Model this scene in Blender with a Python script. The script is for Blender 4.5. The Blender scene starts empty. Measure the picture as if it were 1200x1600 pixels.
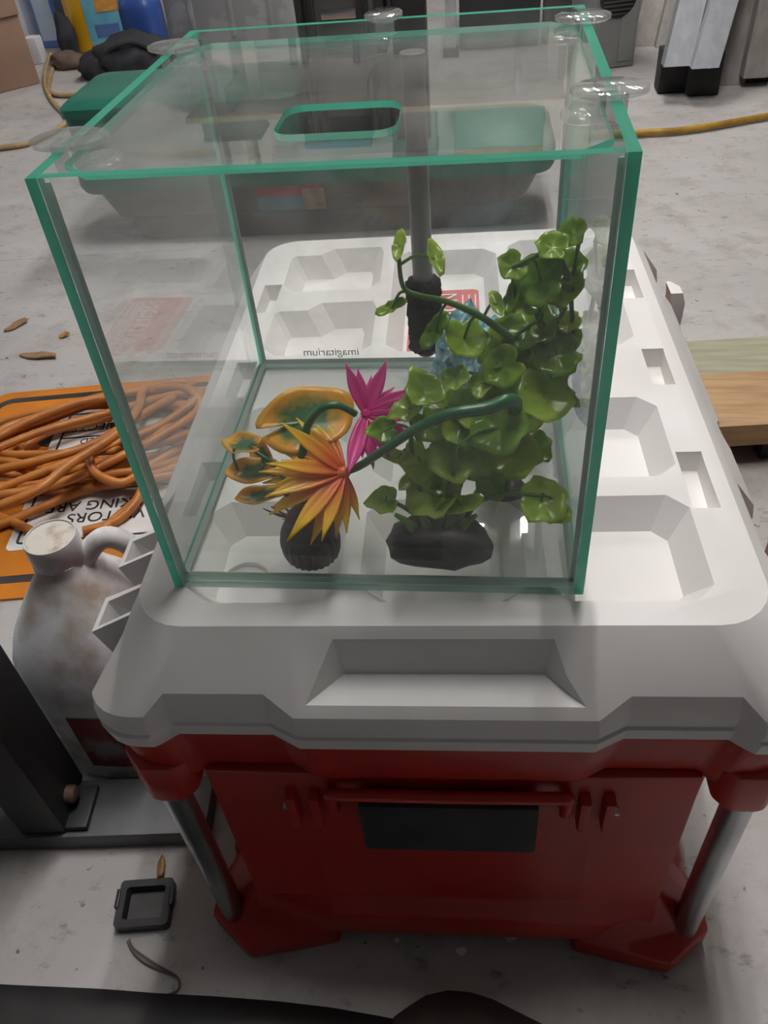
import bpy, bmesh, math, random
import numpy as np
from mathutils import Vector, Matrix

S = bpy.context.scene
COL = S.collection
random.seed(7)
LT = 0.42            # height of the cooler lid's top above the floor

# ------------------------------------------------------------------ camera
CR = np.array([[0.99266505, 0.09427803, -0.07568197],
               [0.00805232, -0.67617187, -0.73669991],
               [-0.12062864, 0.73068683, -0.67197134]])
CC = np.array([0.19820, -0.33874, 0.379165 + LT])
FPX = 1262.385
cd = bpy.data.cameras.new('camera'); cam = bpy.data.objects.new('camera', cd); COL.objects.link(cam)
cd.sensor_fit = 'HORIZONTAL'; cd.sensor_width = 36.0; cd.lens = FPX / 1200 * 36.0
cd.clip_start = 0.01
m = Matrix.Identity(4)
for i in range(3):
    m[i][0] = CR[0][i]; m[i][1] = -CR[1][i]; m[i][2] = -CR[2][i]; m[i][3] = CC[i]
cam.matrix_world = m
S.camera = cam

# ------------------------------------------------------------------ world, exposure
w = bpy.data.worlds.new('world'); S.world = w; w.use_nodes = True
w.node_tree.nodes['Background'].inputs[0].default_value = (0.80, 0.88, 1.0, 1)
w.node_tree.nodes['Background'].inputs[1].default_value = 0.045
S.view_settings.view_transform = 'Standard'; S.view_settings.look = 'None'
S.view_settings.gamma = 1; S.view_settings.use_curve_mapping = False
S.view_settings.exposure = 0.0
S.cycles.transparent_max_bounces = 40
S.cycles.max_bounces = 10

# daylight falling in through an open garage door on the left
ld = bpy.data.lights.new('garage_door_left_offscreen', 'AREA'); ld.shape = 'RECTANGLE'; ld.size = 2.6; ld.size_y = 1.9
ld.energy = 24; ld.color = (0.80, 0.90, 1.0)
lo = bpy.data.objects.new('garage_door_left_offscreen', ld); COL.objects.link(lo)
lo.location = (-4.3, 2.0, 1.15); lo.rotation_euler = (0, math.radians(-90), 0)

# ------------------------------------------------------------------ helpers
def ray(x, y):
    return CR.T @ np.array([(x - 600) / FPX, (y - 800) / FPX, 1.0])
def G(x, y, z=0.0):                  # point at height z
    d = ray(x, y); t = (z - CC[2]) / d[2]; return Vector(CC + t * d)
def PY(x, y, Y):                     # point at depth Y
    d = ray(x, y); t = (Y - CC[1]) / d[1]; return Vector(CC + t * d)

ROOT = {}
def finish(o, mats, parent=None, smooth=True, angle=35):
    for mm in (mats if isinstance(mats, (list, tuple)) else [mats]):
        o.data.materials.append(mm)
    COL.objects.link(o)
    if smooth:
        me = o.data
        me.polygons.foreach_set('use_smooth', [True] * len(me.polygons))
        try: me.set_sharp_from_angle(angle=math.radians(angle))
        except Exception: pass
    if parent is not None:
        M = ROOT[parent.name]
        o.data.transform(M.inverted())
        o.parent = parent
        ROOT[o.name] = M
    else:
        ROOT[o.name] = Matrix.Identity(4)
    return o
def mesh(name, verts, faces, mats, parent=None, smooth=True, angle=35, midx=None):
    me = bpy.data.meshes.new(name)
    me.from_pydata([tuple(v) for v in verts], [], faces)
    if midx: me.polygons.foreach_set('material_index', midx)
    me.update()
    return finish(bpy.data.objects.new(name, me), mats, parent, smooth, angle)
def bmobj(name, bm, mats, parent=None, smooth=True, angle=35):
    me = bpy.data.meshes.new(name)
    bmesh.ops.recalc_face_normals(bm, faces=bm.faces)
    bm.to_mesh(me); bm.free()
    return finish(bpy.data.objects.new(name, me), mats, parent, smooth, angle)
def rootempty(name, loc, label, cat, group=None, rz=0):
    o = bpy.data.objects.new(name, None); COL.objects.link(o)
    o.empty_display_size = 0.02
    o.location = loc; o.rotation_euler = (0, 0, rz)
    ROOT[o.name] = Matrix.Translation(Vector(loc)) @ Matrix.Rotation(rz, 4, 'Z')
    return tag(o, label, cat, group)
def tag(o, label, cat, group=None):
    o['label'] = label; o['category'] = cat
    if group: o['group'] = group
    return o
def struct(o):
    o['kind'] = 'structure'; return o

def add_box(bm, lo, hi, M=None, bev=0.0):
    x0, y0, z0 = lo; x1, y1, z1 = hi
    vs = [bm.verts.new(p) for p in ((x0,y0,z0),(x1,y0,z0),(x1,y1,z0),(x0,y1,z0),(x0,y0,z1),(x1,y0,z1),(x1,y1,z1),(x0,y1,z1))]
    fs = [bm.faces.new([vs[i] for i in f]) for f in ((3,2,1,0),(4,5,6,7),(0,1,5,4),(1,2,6,5),(2,3,7,6),(3,0,4,7))]
    if bev > 0:
        es = list({e for f in fs for e in f.edges})
        r = bmesh.ops.bevel(bm, geom=es, offset=bev, segments=2, affect='EDGES', profile=0.6)
        vs = list({v for v in vs if v.is_valid} | set(r['verts']))
    if M is not None:
        bmesh.ops.transform(bm, matrix=M, verts=[v for v in vs if v.is_valid])
    return vs
def box(name, lo, hi, mat, parent=None, M=None, bev=0.002):
    bm = bmesh.new(); add_box(bm, lo, hi, M, bev)
    return bmobj(name, bm, mat, parent)
def add_prism(bm, poly, z0, z1, M=None, poly1=None):
    a = [bm.verts.new((p[0], p[1], z0)) for p in poly]
    b = [bm.verts.new((p[0], p[1], z1)) for p in (poly1 or poly)]
    n = len(a)
    bm.faces.new(list(reversed(a))); bm.faces.new(b)
    for i in range(n):
        j = (i + 1) % n; bm.faces.new((a[i], a[j], b[j], b[i]))
    if M is not None: bmesh.ops.transform(bm, matrix=M, verts=a + b)
    return a + b
def loft(bm, rings, cap0=True, cap1=True):
    R = [[bm.verts.new(p) for p in r] for r in rings]
    n = len(R[0])
    for a, b in zip(R[:-1], R[1:]):
        for i in range(n):
            j = (i + 1) % n; bm.faces.new((a[i], a[j], b[j], b[i]))
    if cap0: bm.faces.new(list(reversed(R[0])))
    if cap1: bm.faces.new(R[-1])
    return R
def smooth_path(P, sub=6):
    P = [Vector(p) for p in P]; out = []
    for i in range(len(P) - 1):
        p0 = P[max(i-1, 0)]; p1 = P[i]; p2 = P[i+1]; p3 = P[min(i+2, len(P)-1)]
        for k in range(sub):
            t = k / sub
            out.append(0.5 * ((2*p1) + (p2-p0)*t + (2*p0-5*p1+4*p2-p3)*t*t + (3*p1-p0-3*p2+p3)*t**3))
    out.append(P[-1]); return out
def add_sweep(bm, P, r, seg=8, cap=True):
    P = [Vector(p) for p in P]; n = len(P)
    rad = r if isinstance(r, (list, tuple)) else [r] * n
    t0 = (P[1] - P[0]).normalized()
    nrm = t0.orthogonal().normalized(); rings = []
    for i in range(n):
        t = (P[min(i+1, n-1)] - P[max(i-1, 0)])
        t = t.normalized() if t.length > 1e-9 else t0
        nrm = nrm - t * nrm.dot(t)
        nrm = nrm.normalized() if nrm.length > 1e-6 else t.orthogonal().normalized()
        b = t.cross(nrm)
        rings.append([P[i] + (nrm * math.cos(2*math.pi*k/seg) + b * math.sin(2*math.pi*k/seg)) * rad[i] for k in range(seg)])
    loft(bm, rings, cap, cap)
def sweep(name, P, r, mat, parent=None, seg=8, sub=6):
    bm = bmesh.new()
    Q = smooth_path(P, sub) if sub else P
    if isinstance(r, (list, tuple)):
        k = len(Q); rr = [np.interp(i/(k-1), np.linspace(0, 1, len(r)), r) for i in range(k)]
    else: rr = r
    add_sweep(bm, Q, rr, seg)
    return bmobj(name, bm, mat, parent, angle=60)
def add_lathe(bm, prof, center, seg=24, sq=0.0, M=None):
    rings = []
    for r, z in prof:
        ring = []
        for k in range(seg):
            a = 2*math.pi*k/seg; c, s = math.cos(a), math.sin(a)
            q = 1.0
            if sq: q = (abs(c)**(2+sq*6) + abs(s)**(2+sq*6)) ** (-1/(2+sq*6))
            p = Vector((r*q*c, r*q*s, z))
            if M is not None: p = M @ p
            ring.append(p + Vector(center))
        rings.append(ring)
    loft(bm, rings)
def lathe(name, prof, center, mat, parent=None, seg=24, sq=0.0, M=None, angle=40):
    bm = bmesh.new(); add_lathe(bm, prof, center, seg, sq, M)
    return bmobj(name, bm, mat, parent, angle=angle)
def text_obj(name, s, size, M, mat, parent, align='RIGHT', depth=0.0004):
    cu = bpy.data.curves.new('t', 'FONT'); cu.body = s; cu.size = size; cu.align_x = align; cu.extrude = depth
    to = bpy.data.objects.new('t', cu); COL.objects.link(to)
    dg = bpy.context.evaluated_depsgraph_get(); dg.update()
    me = bpy.data.meshes.new_from_object(to.evaluated_get(dg))
    bpy.data.objects.remove(to); bpy.data.curves.remove(cu)
    me.materials.clear(); me.transform(M); me.name = name
    return finish(bpy.data.objects.new(name, me), mat, parent, smooth=False)
def apply_mods(o):
    dg = bpy.context.evaluated_depsgraph_get(); dg.update()
    me = bpy.data.meshes.new_from_object(o.evaluated_get(dg))
    o.modifiers.clear(); old = o.data; o.data = me; bpy.data.meshes.remove(old)

# ------------------------------------------------------------------ materials
def nmat(name):
    mt = bpy.data.materials.new(name); mt.use_nodes = True
    nt = mt.node_tree; return mt, nt, nt.nodes['Principled BSDF']
def pm(name, c, rough=0.5, metal=0.0, c2=None, scale=20.0, lo=0.4, hi=0.65, bump=0.0, bscale=80.0, coat=0.0, spec=0.5, detail=6, stretch=None):
    mt, nt, b = nmat(name); N = nt.nodes; L = nt.links
    b.inputs['Base Color'].default_value = (*c, 1); b.inputs['Roughness'].default_value = rough
    b.inputs['Metallic'].default_value = metal; b.inputs['Coat Weight'].default_value = coat
    b.inputs['Specular IOR Level'].default_value = spec
    tc = N.new('ShaderNodeTexCoord'); src = tc.outputs['Object']
    if stretch:
        mp = N.new('ShaderNodeMapping'); mp.inputs['Scale'].default_value = stretch
        L.new(src, mp.inputs['Vector']); src = mp.outputs['Vector']
    if c2 is not None:
        n = N.new('ShaderNodeTexNoise'); n.inputs['Scale'].default_value = scale; n.inputs['Detail'].default_value = detail
        L.new(src, n.inputs['Vector'])
        mr = N.new('ShaderNodeMapRange'); mr.inputs['From Min'].default_value = lo; mr.inputs['From Max'].default_value = hi
        L.new(n.outputs['Fac'], mr.inputs['Value'])
        mx = N.new('ShaderNodeMix'); mx.data_type = 'RGBA'
        mx.inputs['A'].default_value = (*c, 1); mx.inputs['B'].default_value = (*c2, 1)
        L.new(mr.outputs['Result'], mx.inputs['Factor']); L.new(mx.outputs['Result'], b.inputs['Base Color'])
    if bump:
        n2 = N.new('ShaderNodeTexNoise'); n2.inputs['Scale'].default_value = bscale; n2.inputs['Detail'].default_value = 5
        L.new(src, n2.inputs['Vector'])
        bp = N.new('ShaderNodeBump'); bp.inputs['Strength'].default_value = bump; bp.inputs['Distance'].default_value = 0.002
        L.new(n2.outputs['Fac'], bp.inputs['Height']); L.new(bp.outputs['Normal'], b.inputs['Normal'])
    return mt
def glass(name, tint=(0.988, 0.995, 0.992), dirt_glare=0.03, dirt_glare_hi=0.08, dscale=18.0, f0=0.04, rough=0.01):
    mt = bpy.data.materials.new(name); mt.use_nodes = True; nt = mt.node_tree; N = nt.nodes; L = nt.links
    N.remove(N['Principled BSDF']); out = N['Material Output']
    tr = N.new('ShaderNodeBsdfTransparent'); tr.inputs[0].default_value = (*tint, 1)
    gl = N.new('ShaderNodeBsdfGlossy'); gl.inputs['Roughness'].default_value = rough; gl.inputs['Color'].default_value = (1, 1, 1, 1)
    lw = N.new('ShaderNodeLayerWeight'); lw.inputs['Blend'].default_value = 0.5
    pw = N.new('ShaderNodeMath'); pw.operation = 'POWER'; pw.inputs[1].default_value = 5.0
    L.new(lw.outputs['Facing'], pw.inputs[0])
    ma = N.new('ShaderNodeMath'); ma.operation = 'MULTIPLY_ADD'; ma.inputs[1].default_value = 1 - f0; ma.inputs[2].default_value = f0
    L.new(pw.outputs[0], ma.inputs[0])
    df = N.new('ShaderNodeBsdfDiffuse'); df.inputs[0].default_value = (0.75, 0.75, 0.72, 1)
    tl = N.new('ShaderNodeBsdfTranslucent'); tl.inputs[0].default_value = (0.75, 0.75, 0.72, 1)
    dd = N.new('ShaderNodeMixShader'); dd.inputs[0].default_value = 0.5
    L.new(df.outputs[0], dd.inputs[1]); L.new(tl.outputs[0], dd.inputs[2])
    tc = N.new('ShaderNodeTexCoord'); no = N.new('ShaderNodeTexNoise'); no.inputs['Scale'].default_value = dscale
    no.inputs['Detail'].default_value = 7; no.inputs['Roughness'].default_value = 0.65
    L.new(tc.outputs['Object'], no.inputs['Vector'])
    mr = N.new('ShaderNodeMapRange'); mr.inputs['From Min'].default_value = 0.42; mr.inputs['From Max'].default_value = 0.7
    mr.inputs['To Min'].default_value = dirt_glare; mr.inputs['To Max'].default_value = dirt_glare_hi
    L.new(no.outputs['Fac'], mr.inputs['Value'])
    m1 = N.new('ShaderNodeMixShader'); L.new(mr.outputs['Result'], m1.inputs[0])
    L.new(tr.outputs[0], m1.inputs[1]); L.new(dd.outputs[0], m1.inputs[2])
    m2 = N.new('ShaderNodeMixShader'); L.new(ma.outputs[0], m2.inputs[0])
    L.new(m1.outputs[0], m2.inputs[1]); L.new(gl.outputs[0], m2.inputs[2])
    L.new(m2.outputs[0], out.inputs['Surface'])
    return mt
def glow_edge(name, c, tl_w=0.65, gloss=0.12):          # cut edge of green float glass
    mt = bpy.data.materials.new(name); mt.use_nodes = True; nt = mt.node_tree; N = nt.nodes; L = nt.links
    N.remove(N['Principled BSDF']); out = N['Material Output']
    df = N.new('ShaderNodeBsdfDiffuse'); tl = N.new('ShaderNodeBsdfTranslucent')
    tc = N.new('ShaderNodeTexCoord'); no = N.new('ShaderNodeTexNoise'); no.inputs['Scale'].default_value = 14
    L.new(tc.outputs['Object'], no.inputs['Vector'])
    mx = N.new('ShaderNodeMix'); mx.data_type = 'RGBA'
    mx.inputs['A'].default_value = (c[0]*0.6, c[1]*0.75, c[2]*0.75, 1); mx.inputs['B'].default_value = (*c, 1)
    L.new(no.outputs['Fac'], mx.inputs['Factor'])
    L.new(mx.outputs['Result'], df.inputs[0]); L.new(mx.outputs['Result'], tl.inputs[0])
    m1 = N.new('ShaderNodeMixShader'); m1.inputs[0].default_value = tl_w
    L.new(df.outputs[0], m1.inputs[1]); L.new(tl.outputs[0], m1.inputs[2])
    gl = N.new('ShaderNodeBsdfGlossy'); gl.inputs['Roughness'].default_value = 0.08
    m2 = N.new('ShaderNodeMixShader'); m2.inputs[0].default_value = gloss
    L.new(m1.outputs[0], m2.inputs[1]); L.new(gl.outputs[0], m2.inputs[2]); L.new(m2.outputs[0], out.inputs['Surface'])
    return mt
def leafmat(name, c, c2, scale=40, tl=0.35, rough=0.28, ramp=None):
    mt, nt, b = nmat(name); N = nt.nodes; L = nt.links; out = N['Material Output']
    oi = N.new('ShaderNodeObjectInfo'); tc = N.new('ShaderNodeTexCoord')
    no = N.new('ShaderNodeTexNoise'); no.inputs['Scale'].default_value = scale; L.new(tc.outputs['Object'], no.inputs['Vector'])
    ad = N.new('ShaderNodeMath'); ad.operation = 'ADD'; ad.use_clamp = True
    ml = N.new('ShaderNodeMath'); ml.operation = 'MULTIPLY_ADD'; ml.inputs[1].default_value = 0.7; ml.inputs[2].default_value = -0.35
    L.new(oi.outputs['Random'], ml.inputs[0]); L.new(no.outputs['Fac'], ad.inputs[0]); L.new(ml.outputs[0], ad.inputs[1])
    mx = N.new('ShaderNodeMix'); mx.data_type = 'RGBA'
    mx.inputs['A'].default_value = (*c, 1); mx.inputs['B'].default_value = (*c2, 1)
    L.new(ad.outputs[0], mx.inputs['Factor'])
    L.new(mx.outputs['Result'], b.inputs['Base Color']); b.inputs['Roughness'].default_value = rough
    t = N.new('ShaderNodeBsdfTranslucent'); L.new(mx.outputs['Result'], t.inputs[0])
    ms = N.new('ShaderNodeMixShader'); ms.inputs[0].default_value = tl
    L.new(b.outputs[0], ms.inputs[1]); L.new(t.outputs[0], ms.inputs[2]); L.new(ms.outputs[0], out.inputs['Surface'])
    return mt
def petalmat(name, c_root, c_tip, tl=0.4):              # colour runs along the petal (object x from 0 to 1)
    mt, nt, b = nmat(name); N = nt.nodes; L = nt.links; out = N['Material Output']
    tc = N.new('ShaderNodeTexCoord'); sx = N.new('ShaderNodeSeparateXYZ'); L.new(tc.outputs['Object'], sx.inputs[0])
    rp = N.new('ShaderNodeMapRange'); rp.inputs['From Min'].default_value = 0.15; rp.inputs['From Max'].default_value = 0.75
    L.new(sx.outputs['X'], rp.inputs['Value'])
    mx = N.new('ShaderNodeMix'); mx.data_type = 'RGBA'
    mx.inputs['A'].default_value = (*c_root, 1); mx.inputs['B'].default_value = (*c_tip, 1)
    L.new(rp.outputs['Result'], mx.inputs['Factor']); L.new(mx.outputs['Result'], b.inputs['Base Color'])
    b.inputs['Roughness'].default_value = 0.3
    t = N.new('ShaderNodeBsdfTranslucent'); L.new(mx.outputs['Result'], t.inputs[0])
    ms = N.new('ShaderNodeMixShader'); ms.inputs[0].default_value = tl
    L.new(b.outputs[0], ms.inputs[1]); L.new(t.outputs[0], ms.inputs[2]); L.new(ms.outputs[0], out.inputs['Surface'])
    return mt
def padmat(name):                                        # lily pad: green middle, orange rim (object xy radius)
    mt, nt, b = nmat(name); N = nt.nodes; L = nt.links; out = N['Material Output']
    tc = N.new('ShaderNodeTexCoord'); ln = N.new('ShaderNodeVectorMath'); ln.operation = 'LENGTH'
    L.new(tc.outputs['Object'], ln.inputs[0])
    no = N.new('ShaderNodeTexNoise'); no.inputs['Scale'].default_value = 3.0; no.inputs['Detail'].default_value = 5
    L.new(tc.outputs['Object'], no.inputs['Vector'])
    ad = N.new('ShaderNodeMath'); ad.operation = 'MULTIPLY_ADD'; ad.inputs[1].default_value = 0.8
    L.new(no.outputs['Fac'], ad.inputs[0]); L.new(ln.outputs['Value'], ad.inputs[2])
    mr = N.new('ShaderNodeMapRange'); mr.inputs['From Min'].default_value = 0.85; mr.inputs['From Max'].default_value = 1.2
    L.new(ad.outputs[0], mr.inputs['Value'])
    mx = N.new('ShaderNodeMix'); mx.data_type = 'RGBA'
    mx.inputs['A'].default_value = (0.10, 0.24, 0.09, 1); mx.inputs['B'].default_value = (0.92, 0.52, 0.06, 1)
    L.new(mr.outputs['Result'], mx.inputs['Factor']); L.new(mx.outputs['Result'], b.inputs['Base Color'])
    b.inputs['Roughness'].default_value = 0.3
    t = N.new('ShaderNodeBsdfTranslucent'); L.new(mx.outputs['Result'], t.inputs[0])
    ms = N.new('ShaderNodeMixShader'); ms.inputs[0].default_value = 0.35
    L.new(b.outputs[0], ms.inputs[1]); L.new(t.outputs[0], ms.inputs[2]); L.new(ms.outputs[0], out.inputs['Surface'])
    return mt
def emit(name, c, s):
    mt = bpy.data.materials.new(name); mt.use_nodes = True; nt = mt.node_tree; N = nt.nodes
    N.remove(N['Principled BSDF']); e = N.new('ShaderNodeEmission'); e.inputs[0].default_value = (*c, 1); e.inputs[1].default_value = s
    nt.links.new(e.outputs[0], N['Material Output'].inputs['Surface']); return mt
def concrete():
    mt, nt, b = nmat('concrete'); N = nt.nodes; L = nt.links
    tc = N.new('ShaderNodeTexCoord')
    def noise(s, d, r=0.6, st=None):
        n = N.new('ShaderNodeTexNoise'); n.inputs['Scale'].default_value = s; n.inputs['Detail'].default_value = d; n.inputs['Roughness'].default_value = r
        if st:
            mp = N.new('ShaderNodeMapping'); mp.inputs['Scale'].default_value = st; L.new(tc.outputs['Object'], mp.inputs[0]); L.new(mp.outputs[0], n.inputs['Vector'])
        else: L.new(tc.outputs['Object'], n.inputs['Vector'])
        return n.outputs['Fac']
    def mrng(v, a, c_, lo=0.0, hi=1.0):
        q = N.new('ShaderNodeMapRange'); q.inputs['From Min'].default_value = a; q.inputs['From Max'].default_value = c_
        q.inputs['To Min'].default_value = lo; q.inputs['To Max'].default_value = hi; L.new(v, q.inputs['Value']); return q.outputs['Result']
    def mix(f, a, c_):
        x = N.new('ShaderNodeMix'); x.data_type = 'RGBA'; L.new(f, x.inputs['Factor'])
        for k, v in (('A', a), ('B', c_)):
            if isinstance(v, tuple): x.inputs[k].default_value = (*v, 1)
            else: L.new(v, x.inputs[k])
        return x.outputs['Result']
    base = mix(mrng(noise(2.2, 6), 0.35, 0.65), (0.37, 0.352, 0.338), (0.50, 0.482, 0.468))
    base = mix(mrng(noise(9, 8, 0.7), 0.50, 0.72, 0, 0.75), base, (0.255, 0.23, 0.205))
    base = mix(mrng(noise(26, 6, 0.7, (1, 1.8, 1)), 0.58, 0.70, 0, 0.75), base, (0.13, 0.11, 0.095))
    base = mix(mrng(noise(60, 3, 0.5), 0.70, 0.74, 0, 0.8), base, (0.07, 0.06, 0.055))
    L.new(base, b.inputs['Base Color']); b.inputs['Roughness'].default_value = 0.55
    bp = N.new('ShaderNodeBump'); bp.inputs['Strength'].default_value = 0.25; bp.inputs['Distance'].default_value = 0.003
    L.new(noise(45, 7), bp.inputs['Height']); L.new(bp.outputs['Normal'], b.inputs['Normal'])
    return mt

M_conc = concrete()
M_glass = glass('float_glass', dirt_glare=0.012, dirt_glare_hi=0.05)
M_glass_back = glass('dusty_back_glass', dirt_glare=0.03, dirt_glare_hi=0.13, dscale=24)
M_glass_side = glass('side_glass', dirt_glare=0.03, dirt_glare_hi=0.12, dscale=10)
M_glass_lid = glass('lid_glass', dirt_glare=0.07, dirt_glare_hi=0.22, dscale=22, f0=0.055)  # diffuse layer holds dirt and stands in for grey reflections on the cover
M_glass_base = glass('base_glass', tint=(0.975, 0.988, 0.982), dirt_glare=0.03, dirt_glare_hi=0.10, dscale=14)
M_edge = glow_edge('green_glass_edge', (0.13, 0.66, 0.46))
M_edge_p = glow_edge('pale_pane_edge', (0.55, 0.68, 0.62), 0.6, 0.1)  # paler tone for edges of the front, back and base panes
M_sili = glow_edge('silicone', (0.62, 0.66, 0.62), 0.6, 0.05)
M_clear = glass('clear_plastic', tint=(0.90, 0.91, 0.91), dirt_glare=0.10, dirt_glare_hi=0.30, dscale=60, f0=0.10, rough=0.05)
M_lid = pm('white_plastic', (0.80, 0.775, 0.76), 0.42, c2=(0.74, 0.71, 0.69), scale=7, bump=0.03, bscale=300)
M_red = pm('red_plastic', (0.46, 0.020, 0.012), 0.38, c2=(0.36, 0.016, 0.010), scale=6, bump=0.02, bscale=200)
M_alu = pm('aluminium_tube', (0.55, 0.57, 0.60), 0.28, 1.0, c2=(0.40, 0.42, 0.44), scale=12)
M_blk = pm('black_plastic', (0.014, 0.0145, 0.016), 0.45, c2=(0.024, 0.024, 0.025), scale=30)
M_rub = pm('black_rubber', (0.014, 0.014, 0.015), 0.75, c2=(0.028, 0.027, 0.025), scale=18, bump=0.15, bscale=60)
M_lab = pm('red_label', (0.50, 0.035, 0.03), 0.35, c2=(0.42, 0.03, 0.028), scale=12)
M_wht = pm('white_print', (0.82, 0.80, 0.78), 0.45, c2=(0.72, 0.70, 0.68), scale=25)
M_blkp = pm('black_print', (0.02, 0.02, 0.02), 0.5, c2=(0.04, 0.04, 0.04), scale=30)

# ------------------------------------------------------------------ the setting
p0 = G(75, 403); p1 = G(210, 395)
jy = lambda x: p0.y + (p1.y - p0.y) / (p1.x - p0.x) * (x - p0.x)
XL, XR = -6.0, 5.0
gw = 0.006
T_ = (0.0, jy(0.0), 0); pa_, pb_, pc_ = (XL, jy(XL)-gw*2, 0), (XL, jy(XL), -0.010), (XL, jy(XL)+gw*2, 0)
v = [(XL,-2.6,0), (XR,-2.6,0), (XR,4.7,0), (XL,4.7,0), T_, pa_, pb_, pc_]
struct(mesh('floor', v, [(0,1,4,5), (1,2,4), (2,3,7,4), (5,4,6), (6,4,7)], M_conc, smooth=False))
M_wall = pm('grey_wall', (0.50, 0.49, 0.47), 0.8, c2=(0.42, 0.41, 0.39), scale=3, bump=0.1, bscale=40)
M_ceil = pm('ceiling_board', (0.42, 0.41, 0.39), 0.85, c2=(0.36, 0.35, 0.33), scale=2, bump=0.1, bscale=30)
struct(box('wall_back', (XL, 4.7, 0), (XR, 4.8, 2.75), M_wall, bev=0))
struct(box('ceiling', (XL, -2.6, 2.75), (XR, 4.8, 2.85), M_ceil, bev=0))
struct(box('wall_right', (XR, -2.6, 0), (XR+0.1, 4.8, 2.75), M_wall, bev=0))

# fluorescent fixtures under the ceiling, beyond the tank
M_fix = pm('fixture_enamel', (0.75, 0.75, 0.73), 0.5, c2=(0.70, 0.70, 0.68), scale=5)
M_tube = emit('fluorescent_tube', (1.0, 0.972, 0.955), 150.0)
def fixture(x, y, lab, mt=M_tube):
    r = rootempty('ceiling_light_offscreen', (x, y, 2.75), lab, 'ceiling light', 'tube lights under the ceiling')
    bm = bmesh.new(); add_prism(bm, [(-0.16, 0), (0.16, 0), (0.09, -0.07), (-0.09, -0.07)], 0, 1.26,
              Matrix(((1,0,0,x), (0,0,1,y-0.63), (0,1,0,2.75), (0,0,0,1))))
    bmobj('housing', bm, M_fix, r, smooth=False)
    for s in (-0.1, 0.1):
        bm = bmesh.new(); add_sweep(bm, [(x+s, y-0.60, 2.655), (x+s, y+0.60, 2.655)], 0.016, 10)
        bmobj('tube_offscreen', bm, mt, r)
        for e in (-0.62, 0.60):
            box('lamp_holder', (x+s-0.015, y+e-0.005, 2.635), (x+s+0.015, y+e+0.02, 2.685), M_fix, r, bev=0)
fixture(0.32, 0.72, 'twin fluorescent tube light straight above the fish tank')
fixture(0.29, 2.95, 'twin fluorescent tube light under the ceiling beyond the tank')

# ------------------------------------------------------------------ the cooler
CO = Vector((0.176, -0.064, 0.0)); CA = math.radians(2.0)
cool = rootempty('cooler', CO, 'red cooler with white lid and metal corner tubes under the glass tank', 'cooler', rz=CA)
CM = ROOT['cooler']
LEN = 0.63
def rim(d, out=0.0):
    fr = [(-.200-.032*math.cos(k*math.pi/12), .032-.032*math.sin(k*math.pi/12)) for k in range(7)]
    fr += [(-.189,0),(-.176,d),(-.112,d),(-.093,0)]
    fr = fr + [(-u, v) for u, v in reversed(fr)]
    bk = [(u, LEN - v) for u, v in reversed(fr)]
    P = fr + bk
    return [(u + (out if u > 0 else -out) * min(1, abs(u)/0.2), v + (-out if v < LEN/2 else out)) for u, v in P]
def plat():
    fr = [(-.162-.035*math.cos(k*math.pi/12), .072-.035*math.sin(k*math.pi/12)) for k in range(7)]
    fr += [(-.157,.037),(-.150,.037),(-.108,.037),(-.093,.037)]
    fr = fr + [(-u, v) for u, v in reversed(fr)]
    return fr + [(u, LEN - v) for u, v in reversed(fr)]
ND = 0.010
isn = [abs(v - ND) < 1e-6 or abs(v - (LEN - ND)) < 1e-6 for u, v in rim(ND)]
def ring(P, z): return [(p[0], p[1], LT + z) for p in P]
bm = bmesh.new()
loft(bm, [ring(rim(ND, -.004), -.080), ring(rim(ND), -.078), ring(rim(ND, .0012), -.0665), ring(rim(ND, -.0005), -.0650), ring(rim(ND, .001), -.058),
          [(p[0], p[1], LT - (.034 if n else .045)) for p, n in zip(rim(ND, -.001), isn)],
          ring(plat(), 0.0)])
bmesh.ops.transform(bm, matrix=CM, verts=bm.verts)
lid = bmobj('lid', bm, M_lid, cool, smooth=False)
# trays, slots and scoops cut into the lid
cb = bmesh.new()
def traycut(u0, u1, v0, v1, depth=.022, ch=.014, ins=.013, jog=0):
    def poly(i, c):
        a, b, c0, d = u0+i, u1-i, v0+i, v1-i
        if jog: return [(a+c,c0),(b-c,c0),(b,c0+c),(b,d-c),(b-c*.3,d),(a+.045,d),(a+.032,d-.014),(a+c*.3,d-.014),(a,d-.02),(a,c0+c)]
        return [(a+c,c0),(b-c,c0),(b,c0+c),(b,d-c),(b-c,d),(a+c,d),(a,d-c),(a,c0+c)]
    k = ins/depth
    add_prism(cb, poly(ins, ch*.7), LT-depth, LT+.006, CM, poly(-.006*k, ch))
for (a, b) in ((-.166,-.066), (.066,.166)):
    for (c, d) in ((.056,.152), (.172,.270), (.350,.446), (.472,.568)):
        traycut(a, b, c, d, jog=(a < 0 and c > .3))
for (c, d) in ((.056,.152), (.172,.270)): traycut(-.053, .053, c, d)
traycut(-.053, .053, .350, .552)
add_prism(cb, [(-.136+.016*math.cos(t*math.pi/10), .097+.016*math.sin(t*math.pi/10)) for t in range(20)], LT-.0255, LT+.0, CM)
for s in (-1, 1):
    for (c, d) in ((.137,.200), (.285,.342), (.430,.490)):
        u0, u1 = .167*s, .187*s
        if s < 0: u0, u1 = u1, u0
        add_prism(cb, [(u0+.003,c+.004),(u1-.003,c+.004),(u1-.001,d-.004),(u0+.005,d-.004)], LT-.016, LT+.006, CM,
                  [(u0-.001,c),(u1,c),(u1,d-.006),(u1-.006,d),(u0+.006,d),(u0-.001,d-.006)] and [(u0,c),(u1,c),(u1,d),(u0,d)])
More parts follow.
